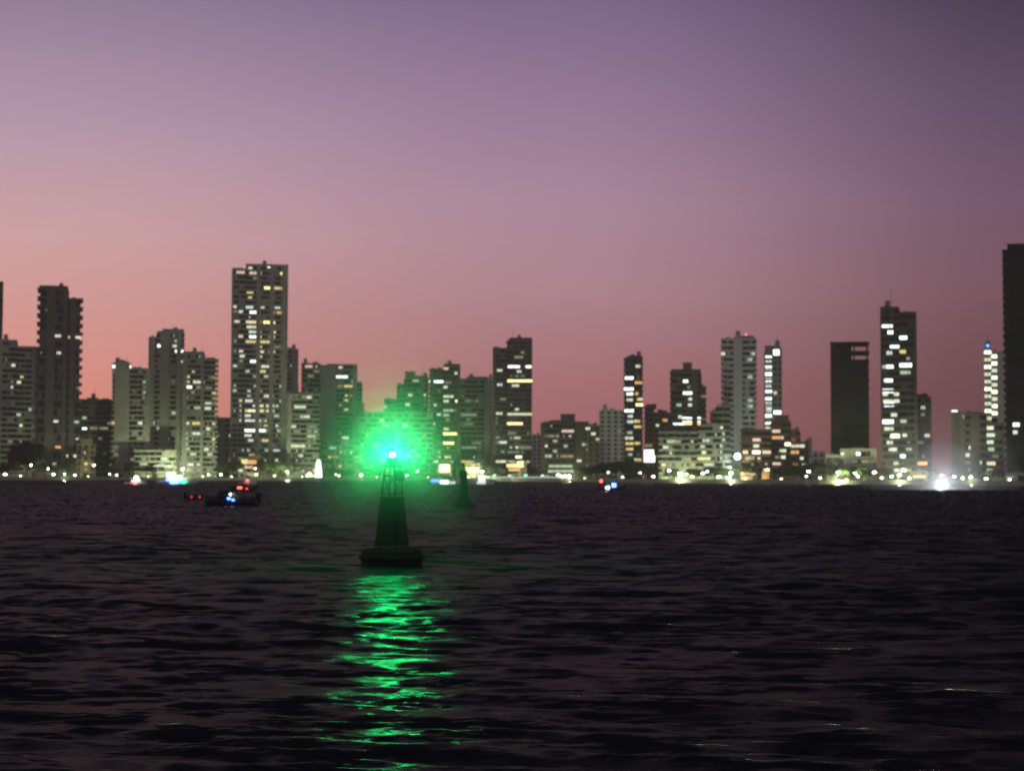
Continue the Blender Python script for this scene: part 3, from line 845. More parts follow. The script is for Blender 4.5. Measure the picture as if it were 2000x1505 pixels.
building('apartment_block', 'low dark block at the foot of the unlit unfinished tower', B, 32,
         [(1612, 1640, 892, 'slab'), (1640, 1712, 880, 'slab', {'piers': [(0.2, 3), (0.95, 4)]})],
         [(1647, 888, 10, 'c'), (1672, 887, 16, 'W'), (1668, 897, 12, 'g-'), (1690, 905, 16, 'y-')], wall='concrete_grey', rand=0.07)
building('apartment_tower', 'dark tower scattered with big bright white windows, near the right edge', T, 45,
         [(1719, 1756, 603, 'slab', {'piers': [(0.02, 1.2)]}), (1756, 1790, 613, 'slab', {'piers': [(0.97, 2)]})],
         [(1732, 638, 22, 'W', 8), (1739, 647, 10, 'W'), (1763, 654, 15, 'W'), (1750, 678, 18, 'W', 8), (1737, 689, 11, 'w'), (1763, 689, 12, 'y'), (1738, 714, 13, 'W'), (1726, 715, 10, 'g'),
          (1768, 712, 24, 'W', 9), (1768, 731, 20, 'g'), (1736, 739, 14, 'W'), (1730, 749, 8, 'c'), (1733, 763, 24, 'W', 8), (1729, 773, 10, 'c'), (1751, 773, 10, 'c'), (1734, 781, 18, 'c'),
          (1736, 789, 20, 'W', 9), (1751, 789, 12, 'c'), (1746, 814, 12, 'c'), (1733, 823, 24, 'W', 8), (1763, 823, 13, 'g'), (1736, 840, 18, 'c'), (1748, 846, 18, 'C'), (1750, 856, 20, 'C', 7),
          (1767, 856, 9, 'c'), (1738, 865, 12, 'c'), (1746, 874, 11, 'c'), (1740, 882, 8, 'c'), (1760, 893, 10, 'W'), (1750, 907, 10, 'g'), (1765, 914, 10, 'W'), (1752, 915, 10, 'c')],
         wall='concrete_dark', group=A, rand=0.02, dep=20)
building('apartment_tower', 'lower dark tower leaning against the brightly spotted one', T, 75,
         [(1786, 1819, 776, 'grid')], [(1803, 802, 9, 'g'), (1811, 856, 10, 'p'), (1798, 858, 12, 'g-'), (1799, 900, 24, 'o'), (1801, 910, 20, 'O')], wall='concrete_dark', group=A, rand=0.03,
         roofs=[(1790, 1812, 771)])
building('villa', 'low orange-lit house beside the big white glare at right', B, 26,
         [(1778, 1812, 922, 'grid', {'bay': 4})], [(1787, 926, 8, 'p'), (1796, 936, 24, 'o')], wall='plaster_tan', rand=0, dep=12)
building('apartment_block', 'slim pinkish building with one white lamp on top, near the right edge', B, 80,
         [(1858, 1884, 808, 'slab', {'piers': [(0.3, 7)], 'side': 0.3})],
         [(1862, 805, 12, 'W', 8), (1878, 816, 10, 'o'), (1872, 820, 10, 'p-'), (1866, 888, 7, 'c')], wall='plaster_tan', rand=0.03, dep=14)
building('apartment_block', 'dark mid-rise in front of the brightly striped tower', B, 40,
         [(1882, 1926, 810, 'slab', {'piers': [(0.5, 4)]}), (1926, 1962, 830, 'slab')],
         [(1903, 880, 22, 'c'), (1890, 888, 8, 'c'), (1913, 897, 9, 'c'), (1934, 833, 13, 'c'), (1934, 842, 12, 'c'), (1934, 851, 14, 'w'), (1940, 855, 12, 'g'), (1934, 861, 13, 'c'), (1936, 880, 12, 'g'),
          (1936, 898, 18, 'c'), (1938, 907, 14, 'o'), (1933, 917, 11, 'c'), (1908, 860, 8, 'g')],
         wall='concrete_dark', rand=0.05, roofs=[(1892, 1914, 806)])
rows = []
for k in range(11):
    y = 684 + k * 12.6
    rows += [(1929, y, 13, 'c' if k % 3 else 'C'), (1942, y + 1.5, 11, 'c' if k % 2 else 'C')]
building('apartment_tower', 'pale tower with stacked bright stripes and a blue lamp on top', T, 110,
         [(1922, 1936, 682, 'slab', {'side': 0.2}), (1936, 1962, 690, 'slab', {'side': 0.4, 'piers': [(0.75, 4)]})], rows,
         wall='plaster_white', group=A, rand=0.0, fh=3.4, roofs=[(1924, 1935, 680)], dep=15, beacons=[(1929, 675, 'lamp_blue', .5)])
building('apartment_tower', 'black unlit tower cut off by the right edge', T, 45,
         [(1957, 1974, 492, 'slab', {'side': 0.9}), (1974, 2075, 484, 'slab', {'side': 0.6})],
         [(1978, 829, 13, 'W'), (1977, 836, 10, 'w'), (1976, 845, 9, 'c')], wall='black_wall_and_void', group=A, rand=0.0, roofs=[(1968, 2060, 478)], glass='black_wall_and_void')
building('pavilion', 'low white flat-roofed pavilion at the right edge of the shore', B, 16,
         [(1962, 2030, 928, 'slab', {'par': 0.4, 'plant': 0})], [(1972, 937, 14, 'c'), (1990, 937, 16, 'c-')], wall='plaster_white', rand=0, dep=10)
# smaller background infill
building('apartment_block', 'low grey block in front of the grey broad tower at the left edge', B, 95,
         [(-40, 44, 858, 'slab')], [(8, 880, 9, 'g-')], wall='concrete_grey', rand=0.05)
building('apartment_block', 'low block with a row of dim balconies under the rounded-crown tower', B, 32,
         [(262, 345, 882, 'slab')], [(280, 905, 14, 'g'), (320, 898, 12, 'g')], wall='concrete_grey', rand=0.12)
building('cafe_building', 'small building with a glowing orange upper floor below the tallest tower', B, 24,
         [(466, 506, 894, 'grid', {'bay': 4})], [(477, 901, 14, 'y', 9), (492, 902, 18, 'o', 8), (486, 912, 16, 'p', 4), (470, 918, 8, 'w', 5), (490, 926, 14, 'p-', 5)], wall='plaster_tan', rand=0, dep=10)
building('apartment_block', 'low mid-rise just left of the wide green-lit block', B, 50,
         [(626, 704, 862, 'slab')], [(650, 876, 14, 'g')], wall='concrete_grey', rand=0.12)
building('shop_building', 'small shop with a square yellow-white lit front right of the green light', B, 22,
         [(855, 882, 902, 'grid', {'bay': 4})], [(868, 914, 20, 'Y', 15), (868, 912, 15, 'C', 10)], wall='plaster_tan', rand=0, dep=10)
building('shop_building', 'small shop with a wide orange lit front behind the far buoy', B, 22,
         [(909, 938, 906, 'grid', {'bay': 4})], [(923, 917, 22, 'O', 9), (920, 929, 18, 'o-', 7)], wall='plaster_tan', rand=0, dep=10)
building('restaurant_building', 'low restaurant with a long golden lit floor under the banded tower', B, 24,
         [(988, 1028, 902, 'grid', {'bay': 4})], [(1006, 909, 32, 'O', 6), (1004, 917, 22, 'y', 5), (1016, 903, 12, 'Y', 4)], wall='plaster_tan', rand=0, dep=10)
building('restaurant_building', 'low restaurant glowing orange at the shore below the stepped warm block', B, 20,
         [(1476, 1520, 912, 'grid', {'bay': 4})], [(1497, 918, 12, 'y', 7), (1495, 929, 14, 'o', 12), (1492, 939, 18, 'p', 4)], wall='plaster_tan', rand=0, dep=10)

# ------------------------------------------------------------------ trees
def ortho(d):
    u = d.orthogonal().normalized()
    return u, d.cross(u)
def make_tree(name, h, w, seed, dark=False, dense=1300):
    rg = random.Random(seed)
    root = empty(name, (0, 0, 0))
    tr = MB()
    th = h * 0.42
    tr.tube((0, 0, -0.3), (0.15, 0.1, th), 0.045 * h * 0.6, 0.03 * h * 0.6, 8)
    ends = []
    for i in range(7):
        a = i * 2.4 + rg.uniform(-.3, .3)
        e = Vector((math.cos(a) * w * 0.3, math.sin(a) * w * 0.3, h * rg.uniform(0.55, 0.82)))
        tr.tube((0.15, 0.1, th * rg.uniform(0.8, 0.98)), e, 0.016 * h, 0.006 * h, 5)
        ends.append(e)
    tr.build('trunk', 'bark', root)
    cr = MB()
    lobes = []
    for i in range(11):
        a = i * 2.4
        q = rg.uniform(0.1, 0.36)
        lobes.append((Vector((math.cos(a) * w * q, math.sin(a) * w * q, h * rg.uniform(0.48, 0.82))), w * rg.uniform(0.13, 0.23)))
    for _ in range(dense):
        c, r = rg.choice(lobes)
        d = Vector((rg.gauss(0, 1), rg.gauss(0, 1), rg.gauss(0, 0.8))).normalized()
        p = c + d * r * rg.uniform(0.55, 1.15)
        if p.z > h: p.z = h - rg.uniform(0, 0.5)
        nrm = (d + Vector((rg.uniform(-.7, .7), rg.uniform(-.7, .7), rg.uniform(-.2, .9)))).normalized()
        u, v = ortho(nrm)
        s = rg.uniform(0.22, 0.5) * (w / 9.0) ** 0.5
        cr.quad(p - u * s, p - v * s * 0.6, p + u * s, p + v * s * 0.7)
    cr.build('crown', 'foliage_dark' if dark else 'foliage', root)
    return root
def make_palm(name, h, seed):
    rg = random.Random(seed)
    root = empty(name, (0, 0, 0))
    tr = MB()
    p = Vector((0, 0, -0.2)); lean = rg.uniform(-0.08, 0.12)
    for k in range(6):
        q = Vector((lean * h * ((k + 1) / 6) ** 2, 0, h * (k + 1) / 6))
        tr.tube(p, q, 0.22 - 0.018 * k, 0.205 - 0.018 * k, 7)
        p = q
    tr.build('trunk', 'bark', root)
    cr = MB()
    for i in range(17):
        a = i * 2.4; up = rg.uniform(0.1, 0.9)
        d = Vector((math.cos(a), math.sin(a), 0))
        sd = Vector((-d.y, d.x, 0))
        prev = p; Lf = rg.uniform(2.6, 3.6)
        for k in range(5):
            t = (k + 1) / 5
            q = p + d * Lf * t + Vector((0, 0, up * 1.6 * t - 2.6 * t * t))
            wd = 0.55 * (1 - t * 0.6)
            cr.quad(prev, prev + sd * wd - Vector((0, 0, 0.35)), q + sd * wd * .8 - Vector((0, 0, 0.35)), q)
            cr.quad(prev, q, q - sd * wd * .8 - Vector((0, 0, 0.35)), prev - sd * wd - Vector((0, 0, 0.35)))
            prev = q
    cr.build('crown', 'foliage_dark', root)
    return root
protos = {'a': make_tree('shade_tree', 9, 10, 1), 'b': make_tree('shade_tree', 9, 11, 2, True), 'c': make_tree('shade_tree', 9, 8, 3), 'd': make_tree('shade_tree', 9, 9, 6, True, 5200),
          'p': make_palm('palm_tree', 9, 5), 'q': make_palm('palm_tree', 9, 8)}
hgt = {'a': 9, 'b': 9, 'c': 9, 'd': 9, 'p': 9.6, 'q': 9.6}
first = {}
GT = 'trees along the far waterfront'
# px, top px, size factor across, kind, distance behind seawall, label
TREES = [
 (52, 862, 2.3, 'd', 22, 'biggest dark round tree at the left shore'),
 (12, 905, 1.2, 'b', 18, 'low dark tree at the left edge left of the biggest round tree'),
 (118, 905, 1.2, 'b', 20, 'dark tree right of the biggest round tree'),
 (140, 898, 0.8, 'p', 16, 'palm left of the tan yellow-lit villa'),
 (200, 885, 1.3, 'b', 20, 'dark tree right of the tan yellow-lit villa'),
 (222, 912, 1.0, 'a', 14, 'small green tree under the tower with the white strip'),
 (252, 900, 1.0, 'c', 16, 'green tree left of the block with dim balconies'),
 (276, 915, 1.0, 'q', 12, 'palm beside the red and white boat lights'),
 (300, 905, 1.1, 'b', 18, 'dark tree left of the white waterside canopy'),
 (436, 905, 1.1, 'a', 16, 'green tree on the left slope of the grove by the cafe'),
 (455, 896, 1.2, 'a', 20, 'green tree directly left of the orange cafe'),
 (516, 897, 1.3, 'c', 18, 'dense green tree directly right of the orange cafe'),
 (538, 900, 1.3, 'a', 16, 'broad green tree in the grove right of the cafe'),
 (560, 906, 1.1, 'c', 14, 'green tree at the right end of the cafe grove'),
 (590, 912, 0.9, 'q', 12, 'palm just left of the white lit monument'),
 (648, 912, 1.0, 'c', 12, 'small tree just right of the white lit monument'),
 (680, 915, 0.9, 'a', 12, 'small tree left of the round white lamp under the green glow'),
 (735, 912, 1.0, 'a', 12, 'small tree below left of the green light'),
 (800, 912, 1.0, 'c', 12, 'small tree below right of the green light'),
 (838, 908, 0.9, 'q', 12, 'palm left of the yellow-white shop'),
 (893, 902, 0.9, 'p', 12, 'palm between the two small lit shops'),
 (958, 908, 1.0, 'b', 14, 'dark tree left of the golden restaurant'),
 (975, 912, 0.9, 'a', 12, 'small green tree touching the golden restaurant'),
 (1040, 912, 0.9, 'c', 12, 'small tree right of the golden restaurant'),
 (1128, 912, 0.9, 'q', 12, 'palm in front of the mid-rise with the dark seam'),
 (1155, 910, 1.1, 'b', 16, 'dark tree right of the mid-rise seam'),
 (1182, 904, 1.3, 'b', 22, 'dark tree at the left end of the dark grove'),
 (1204, 900, 1.4, 'b', 18, 'tall dark tree in the left of the dark grove'),
 (1228, 898, 1.4, 'b', 20, 'tallest dark tree in the grove under the slender tower'),
 (1252, 903, 1.2, 'b', 18, 'dark tree in the right of the dark grove'),
 (1276, 912, 1.1, 'a', 14, 'green tree under the white billboard'),
 (1316, 915, 0.9, 'c', 12, 'small tree between two close white street lamps'),
 (1358, 914, 1.0, 'a', 12, 'yellow-green tree right of the pair of lamps'),
 (1396, 910, 1.2, 'b', 16, 'dark tree left of the lamp below the pale tower'),
 (1416, 914, 1.0, 'a', 12, 'green tree beside the lamp below the pale tower'),
 (1462, 908, 1.3, 'b', 22, 'dark tree left of the orange restaurant'),
 (1530, 912, 1.1, 'b', 16, 'dark tree right of the orange restaurant'),
 (1556, 908, 1.2, 'b', 18, 'dark tree under the stepped warm block'),
 (1592, 900, 1.2, 'b', 20, 'dark bushy tree right of the lamp by the warm block'),
 (1614, 904, 1.2, 'b', 18, 'dark tree left of the lamp under the unfinished tower'),
 (1652, 914, 1.0, 'a', 12, 'green tree between the lamps under the unfinished tower'),
 (1688, 914, 1.0, 'c', 12, 'green tree right of the two lamps under the unfinished tower'),
 (1722, 914, 1.0, 'a', 12, 'green tree at the foot of the brightly spotted tower'),
 (1826, 914, 0.9, 'q', 14, 'palm left of the big white glare'),
 (1876, 916, 0.9, 'p', 14, 'palm right of the big white glare'),
 (1906, 918, 0.9, 'b', 14, 'dark tree below the dark mid-rise near the right edge'),
 (1945, 916, 0.9, 'b', 14, 'dark tree beside the white pavilion'),
]
for px, yt, wf, kd, off, lb in TREES:
    D = shoreD(px) + off
    p = at(px, 935, D)
    top = at(px, yt, D).z
    o = protos[kd] if kd not in first else copy_tree(protos[kd])
    first[kd] = 1
    o.location = (p.x, D, GZ)
    s = (top - GZ) / hgt[kd]
    wd = wf if kd in 'pq' else (wf * 1.15)
    o.scale = (s * wd / max(.6, s / 1.0) if kd in 'abcd' else s, s * wd / max(.6, s) if kd in 'abcd' else s, s)
    o.rotation_euler = (0, 0, rnd.uniform(0, 6.28))
    tag(o, lb, 'palm tree' if kd in 'pq' else 'tree', GT)

# ------------------------------------------------------------------ street lamps
def make_lamp(warm=False):
    root = empty('street_lamp', (0, 0, 0))
    pb = MB()
    pb.tube((0, 0, 0), (0, 0, 7.6), 0.12, 0.07, 8)
    pb.tube((0, 0, 0), (0, 0, 0.5), 0.2, 0.2, 8)
    pb.build('pole', 'steel_dark', root)
    MB().tube((0, 0, 7.5), (0, -1.2, 7.95), 0.06, 0.05, 6).build('arm', 'steel_dark', root)
    MB().ball((0, -1.4, 7.7), 0.55, 6, 0.55).build('lamp_head', 'lamp_warm' if warm else 'lamp_white', root, True)
    light('bulb', root, (0, -1.6, 7.0), 1.0, (1.0, 0.75, 0.42) if warm else (0.84, 1.0, 0.55), 0.5)
    return root
# px, lamp head px y, watts, warm, size, label
LAMPS = [
 (62, 908, 9000, 0, 1.3, 'lamp in front of the biggest dark round tree'),
 (95, 915, 5000, 0, 1.0, 'lamp right of the biggest dark round tree'),
 (127, 931, 3500, 0, 0.9, 'low lamp left of the tan villa'),
 (185, 908, 6000, 0, 1.3, 'upper lamp at the right wall of the tan villa'),
 (215, 927, 6000, 0, 0.9, 'low lamp between the villa and the boat with a red light'),
 (358, 915, 9000, 0, 1.5, 'bright lamp right of the white waterside canopy'),
 (408, 927, 7000, 0, 1.1, 'lamp under the ribbed-balcony tower'),
 (432, 930, 7000, 0, 1.4, 'wide-glowing lamp left of the cafe grove'),
 (499, 915, 7000, 1, 1.2, 'lamp touching the right side of the orange cafe'),
 (501, 929, 7000, 1, 1.5, 'low lamp by the water below the orange cafe'),
 (562, 921, 6000, 0, 0.9, 'lamp right of the cafe grove'),
 (656, 926, 6000, 0, 0.8, 'faint lamp between the monument and the green glow'),
 (706, 929, 12000, 0, 1.9, 'round white lamp at the left rim of the green glow'),
 (815, 920, 8000, 0, 1.2, 'lamp right below the green light'),
 (795, 934, 6000, 0, 1.0, 'low lamp right of the buoy mast'),
 (942, 920, 10000, 0, 1.4, 'lamp beside the orange shop front'),
 (1090, 927, 9000, 0, 1.8, 'bright square-looking lamp by the long lit pier'),
 (1112, 929, 7000, 0, 1.3, 'lamp at the right end of the long lit pier'),
 (1188, 922, 5000, 0, 0.9, 'lamp at the left of the dark grove'),
 (1250, 923, 6000, 0, 1.1, 'lamp at the right of the dark grove'),
 (1306, 919, 9000, 0, 1.6, 'left lamp of the close white pair'),
 (1327, 924, 9000, 0, 1.7, 'right lamp of the close white pair'),
 (1341, 926, 4000, 1, 0.9, 'small yellow lamp right of the close pair'),
 (1372, 924, 9000, 0, 1.5, 'slanting white lamp under the greenish block'),
 (1381, 920, 6000, 0, 1.2, 'upper white lamp under the greenish block'),
 (1427, 923, 9000, 0, 1.5, 'lamp below the pale white tower'),
 (1498, 917, 9000, 1, 1.3, 'orange-white lamp above the orange restaurant'),
 (1578, 920, 9000, 0, 1.7, 'lamp right of the stepped warm block'),
 (1574, 939, 3000, 0, 0.9, 'low small lamp by the water under the warm block'),
 (1636, 922, 9000, 0, 1.7, 'left big lamp under the unfinished tower'),
 (1669, 924, 6000, 0, 1.1, 'small middle lamp under the unfinished tower'),
 (1706, 922, 9000, 0, 1.6, 'right big lamp under the unfinished tower'),
 (1675, 941, 3000, 0, 1.1, 'low lamp by the water under the unfinished tower'),
 (1740, 937, 5000, 0, 1.3, 'low lamp at the foot of the brightly spotted tower'),
 (1755, 927, 7000, 0, 1.6, 'lamp at the foot of the brightly spotted tower'),
 (1838, 928, 5000, 0, 1.0, 'small lamp straight above the big white glare'),
 (1862, 933, 6000, 0, 1.2, 'lamp right above the big white glare'),
 (1895, 935, 4000, 0, 1.0, 'lamp by the green-lit corner near the right edge'),
]
LAMP_POWER = 9.0
MAIN = (127, 358, 562, 942, 1112, 1327, 1427, 1636, 1755, 1895)   # the strong lamps that light the city front; the rest only glow
lp = {0: make_lamp(False), 1: make_lamp(True)}
fl = {}
for px, y, wts, wm, sz, lb in LAMPS:
    D = shoreD(px) + 1.3
    p = at(px, y, D)
    o = copy_tree(lp[wm])
    hh = max(2.2, p.z - GZ)
    o.location = (p.x, D, GZ)
    s = hh / 7.7
    sz *= 0.8
    o.scale = (sz, sz, s)
    for ch in list(o.children):
        if ch.type == 'LIGHT':
            if px in MAIN:
                ch.data = ch.data.copy()
                ch.data.energy = wts * LAMP_POWER
            else:
                bpy.data.objects.remove(ch)
                continue
        if ch.name.startswith('lamp_head'):
            ch.scale = (1, 1, sz / s)
            ch.location.z = 7.7 - 7.7 * sz / s
    tag(o, lb, 'street lamp', 'street lamps along the far waterfront')

for r_ in lp.values():
    for c_ in list(r_.children):
        bpy.data.objects.remove(c_)
    bpy.data.objects.remove(r_)

# invented small low lights, added for more specks of light along the quay
def make_added_quay_light():
    root = empty('added_quay_light', (0, 0, 0), label='added small low light on the quay edge between the tall street lamps', cat='added quay light', group='added small low lights on the quay edge')
    MB().tube((0, 0, 0), (0, 0, .75), .12, .09, 7).build('post', 'steel_dark', root)
    MB().lathe([(.2, .76), (.3, .85), (.3, 1.1), (.12, 1.25)], 10).build('lamp_head', 'quay_glow', root)
    return root
mat('quay_glow', (.8, .8, .8), emit=(1.0, .95, .6), estr=9)
ql = make_added_quay_light()
QL = [(10, 'at the left edge under the grey broad tower'), (40, 'below the biggest dark round tree'), (104, 'right of the biggest dark round tree'),
      (146, 'left of the tan villa'), (172, 'in front of the tan villa'), (228, 'below the tower with the white strip'), (290, 'left of the white waterside canopy'),
      (396, 'below the ribbed-balcony tower'), (452, 'left of the orange cafe'), (536, 'below the grove right of the cafe'), (590, 'touching the white tent'),
      (662, 'left of the round white lamp in the green glow'), (736, 'under the left of the green glow'), (778, 'hidden in the green glow by the mast'),
      (836, 'left of the yellow-white shop'), (915, 'between the two small lit shops'), (1142, 'right of the long lit pier'), (1216, 'under the middle of the dark grove'),
      (1276, 'under the white billboard'), (1352, 'below the lit-sign tower'), (1404, 'below the pale ribbed tower'), (1456, 'left of the orange restaurant'),
      (1526, 'right of the orange restaurant'), (1602, 'left of the unfinished tower'), (1654, 'below the unfinished tower'), (1722, 'left of the brightly spotted tower'),
      (1776, 'beside the low orange-lit house'), (1880, 'right of the dazzling searchlight'), (1926, 'below the brightly striped tower'), (1972, 'beside the white pavilion')]
for i, (px, wh) in enumerate(QL):
    o = ql if i == 0 else copy_tree(ql)
    D = shoreD(px) + rnd.uniform(1.0, 6.0)
    p = at(px, 938, D)
    o.location = (p.x, D, GZ)
    k_ = rnd.uniform(.8, 2.0)
    o.scale = (k_ * rnd.uniform(1, 1.8), k_, k_)
    o['label'] = 'added small low quay light ' + wh

# flood lamp at the foot of the pale tower
D = shoreD(1440) + 60
p = at(1440, 891, D)
fr = empty('flood_lamp', (p.x, D, GZ), label='big round white flood lamp in front of the pale ribbed tower', cat='flood lamp')
MB().tube((0, 0, 0), (0, 0, p.z - GZ), 0.2, 0.12, 8).build('pole', 'galvanised', fr)
MB().ball((0, -0.4, p.z - GZ), 1.5, 7).build('lamp_head', 'lamp_white', fr, True)
#light('bulb', fr, (0, -2.2, p.z - GZ), 9000, (0.85, 1.0, 0.95), 0.5)
light('uplight', fr, (0, 20, 5), 9000, (0.8, 1.0, 0.9), 0.5)

# billboard
D = shoreD(1267) + 40
pa = at(1258, 902, D); pb_ = at(1279, 878, D)
bb = empty('billboard', ((pa.x + pb_.x) / 2, D, GZ), label='white glowing two-tier billboard above the dark grove', cat='billboard')
hw = (pb_.x - pa.x) / 2
z0, z1 = pa.z - GZ, pb_.z - GZ
for xx in (-hw * .6, hw * .6):
    MB().tube((xx, 0.3, 0), (xx, 0.3, z1), 0.25, 0.2, 8).build('post', 'galvanised', bb)
for a_, b_ in ((z0, z0 + (z1 - z0) * .56), (z0 + (z1 - z0) * .60, z1)):
    MB().box(-hw, hw * (1 if a_ == z0 else .8), -0.2, 0.1, a_, b_).build('display_panel', 'lit_w_bright', bb)
MB().box(-hw - .2, hw + .2, 0.1, 0.3, z0 - .3, z1 + .2).build('frame', 'steel_dark', bb)

# white lit monument and tent
D = shoreD(622) + 4
pa, pb_ = at(622, 937, D), at(622, 897, D)
H = pb_.z - GZ
mo = empty('monument', (pa.x, D, GZ), label='tall glowing white bottle-shaped monument on the shore left of the green light', cat='monument')
k = D / F
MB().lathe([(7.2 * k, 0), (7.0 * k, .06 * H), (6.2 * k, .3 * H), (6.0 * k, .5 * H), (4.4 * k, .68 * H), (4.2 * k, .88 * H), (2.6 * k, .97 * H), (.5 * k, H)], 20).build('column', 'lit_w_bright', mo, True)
MB().lathe([(9 * k, -.1), (9 * k, .05 * H)], 20).build('plinth', 'concrete_pale', mo)
#light('uplight', mo, (-4, -6, 3), 12000, (1, 1, .85), .5)
p = at(605, 937, D)
tn = empty('tent', (p.x, D - 1, GZ), label='low white lit tent at the left foot of the glowing monument', cat='tent')
MB().lathe([(9 * k, 1.2), (6 * k, 2.3), (2 * k, 3.4), (.2 * k, 4.2)], 8).build('canopy', 'lit_c_bright', tn)
for sx_ in (-1, 1):
    for sy_ in (-1, 1):
        MB().tube((sx_ * 6 * k, sy_ * 5 * k, 0), (sx_ * 6 * k, sy_ * 5 * k, 1.9), .08).build('post', 'galvanised', tn)

# waterside canopy on the left
D = shoreD(316) + 5
p = at(316, 908, D)
cn = empty('canopy_shelter', (p.x, D, GZ), label='white curved canopy shelter with a self-glowing roof at the left shore', cat='shelter')
H = p.z - GZ; k = D / F
MB().lathe([(17 * k, H - .9), (16 * k, H - .4), (9 * k, H + .3), (1 * k, H + .8)], 16).build('roof', 'lit_c', cn, True)  # roof emits; the light from below is put into its material
for xx in (-8 * k, 8 * k):
    MB().tube((xx, 0, 0), (xx, 0, H - .4), .18).build('post', 'galvanised', cn)
#light('bulb', cn, (0, -1, H - 2.5), 5000, (.9, 1, .85), .3)

# long lit pier deck with stalls (960 - 1115)
pr0, pr1 = at(955, 937, shoreD(955) - 4), at(1115, 939, shoreD(1115) - 4)
pier = empty('pier', ((pr0.x + pr1.x) / 2, (pr0.y + pr1.y) / 2, 0), math.atan2(pr1.y - pr0.y, pr1.x - pr0.x),
             label='long low pier with a bright white-green railing light in front of the banded tower', cat='pier')
hl = (pr1 - pr0).xy.length / 2
MB().box(-hl, hl, -2.2, 2.2, 1.05, 1.4).build('deck', 'paving', pier)
for q in range(15):
    xx = -hl + .6 + q * (2 * hl - 1.2) / 14
    MB().tube((xx, -1.9, -1.5), (xx, -1.9, 1.04), .18, n=7).build('pile', 'concrete_grey', pier)
MB().box(-hl, hl, -2.12, -2.0, 2.3, 2.75).build('light_strip', 'lit_w', pier)
for q in range(5):
    cxp = -hl + (q + .5) * 2 * hl / 5
    col = ('lamp_teal', 'lit_w_bright', 'lamp_teal', 'lit_w_bright', 'lit_w_bright')[q]
    aw = MB().box(cxp - 2.6, cxp + 2.6, -1.6, 1.4, 3.3, 3.7).build('awning', 'canvas_pale', pier)
    MB().box(cxp - 1.9, cxp + 1.9, -1.75, -1.65, 3.4, 3.9).build('lit_sign', col, pier)
    for sx_ in (-2.3, 2.3):
        MB().tube((cxp + sx_, -1.4, 1.4), (cxp + sx_, -1.4, 3.3), .07, n=6).build('post', 'galvanised', pier)

# ------------------------------------------------------------------ boats
def hull_mesh(Lh, bm, fb, sheer=0.35):
    st = 14
    mb = MB()
    n = 0
    secs_ = []
    for i in range(st + 1):
        t = i / st                      # stern 0, bow 1
        x = -Lh / 2 + Lh * t
        w = bm / 2 * (0.86 + .14 * min(1, t * 3)) * (1 - max(0, (t - .45) / .55) ** 2.2)
        w = max(w, 0.03)
        zk = -0.35 + 0.5 * max(0, (t - .7) / .3) ** 2 * fb
        zd = fb + sheer * t ** 2
        secs_.append([(x, -w, zd), (x, -w * .92, zd * .35), (x, -w * .6, zk + .12), (x, 0, zk), (x, w * .6, zk + .12), (x, w * .92, zd * .35), (x, w, zd)])
    for s_ in secs_:
        mb.v += s_
    m = 7
    for i in range(st):
        for j in range(m - 1):
            a = i * m + j
            mb.f.append((a, a + m, a + m + 1, a + 1))
        mb.f.append((i * m + 6, i * m + 13, i * m + 7, i * m))
    mb.f.append(tuple(range(m)))
    return mb
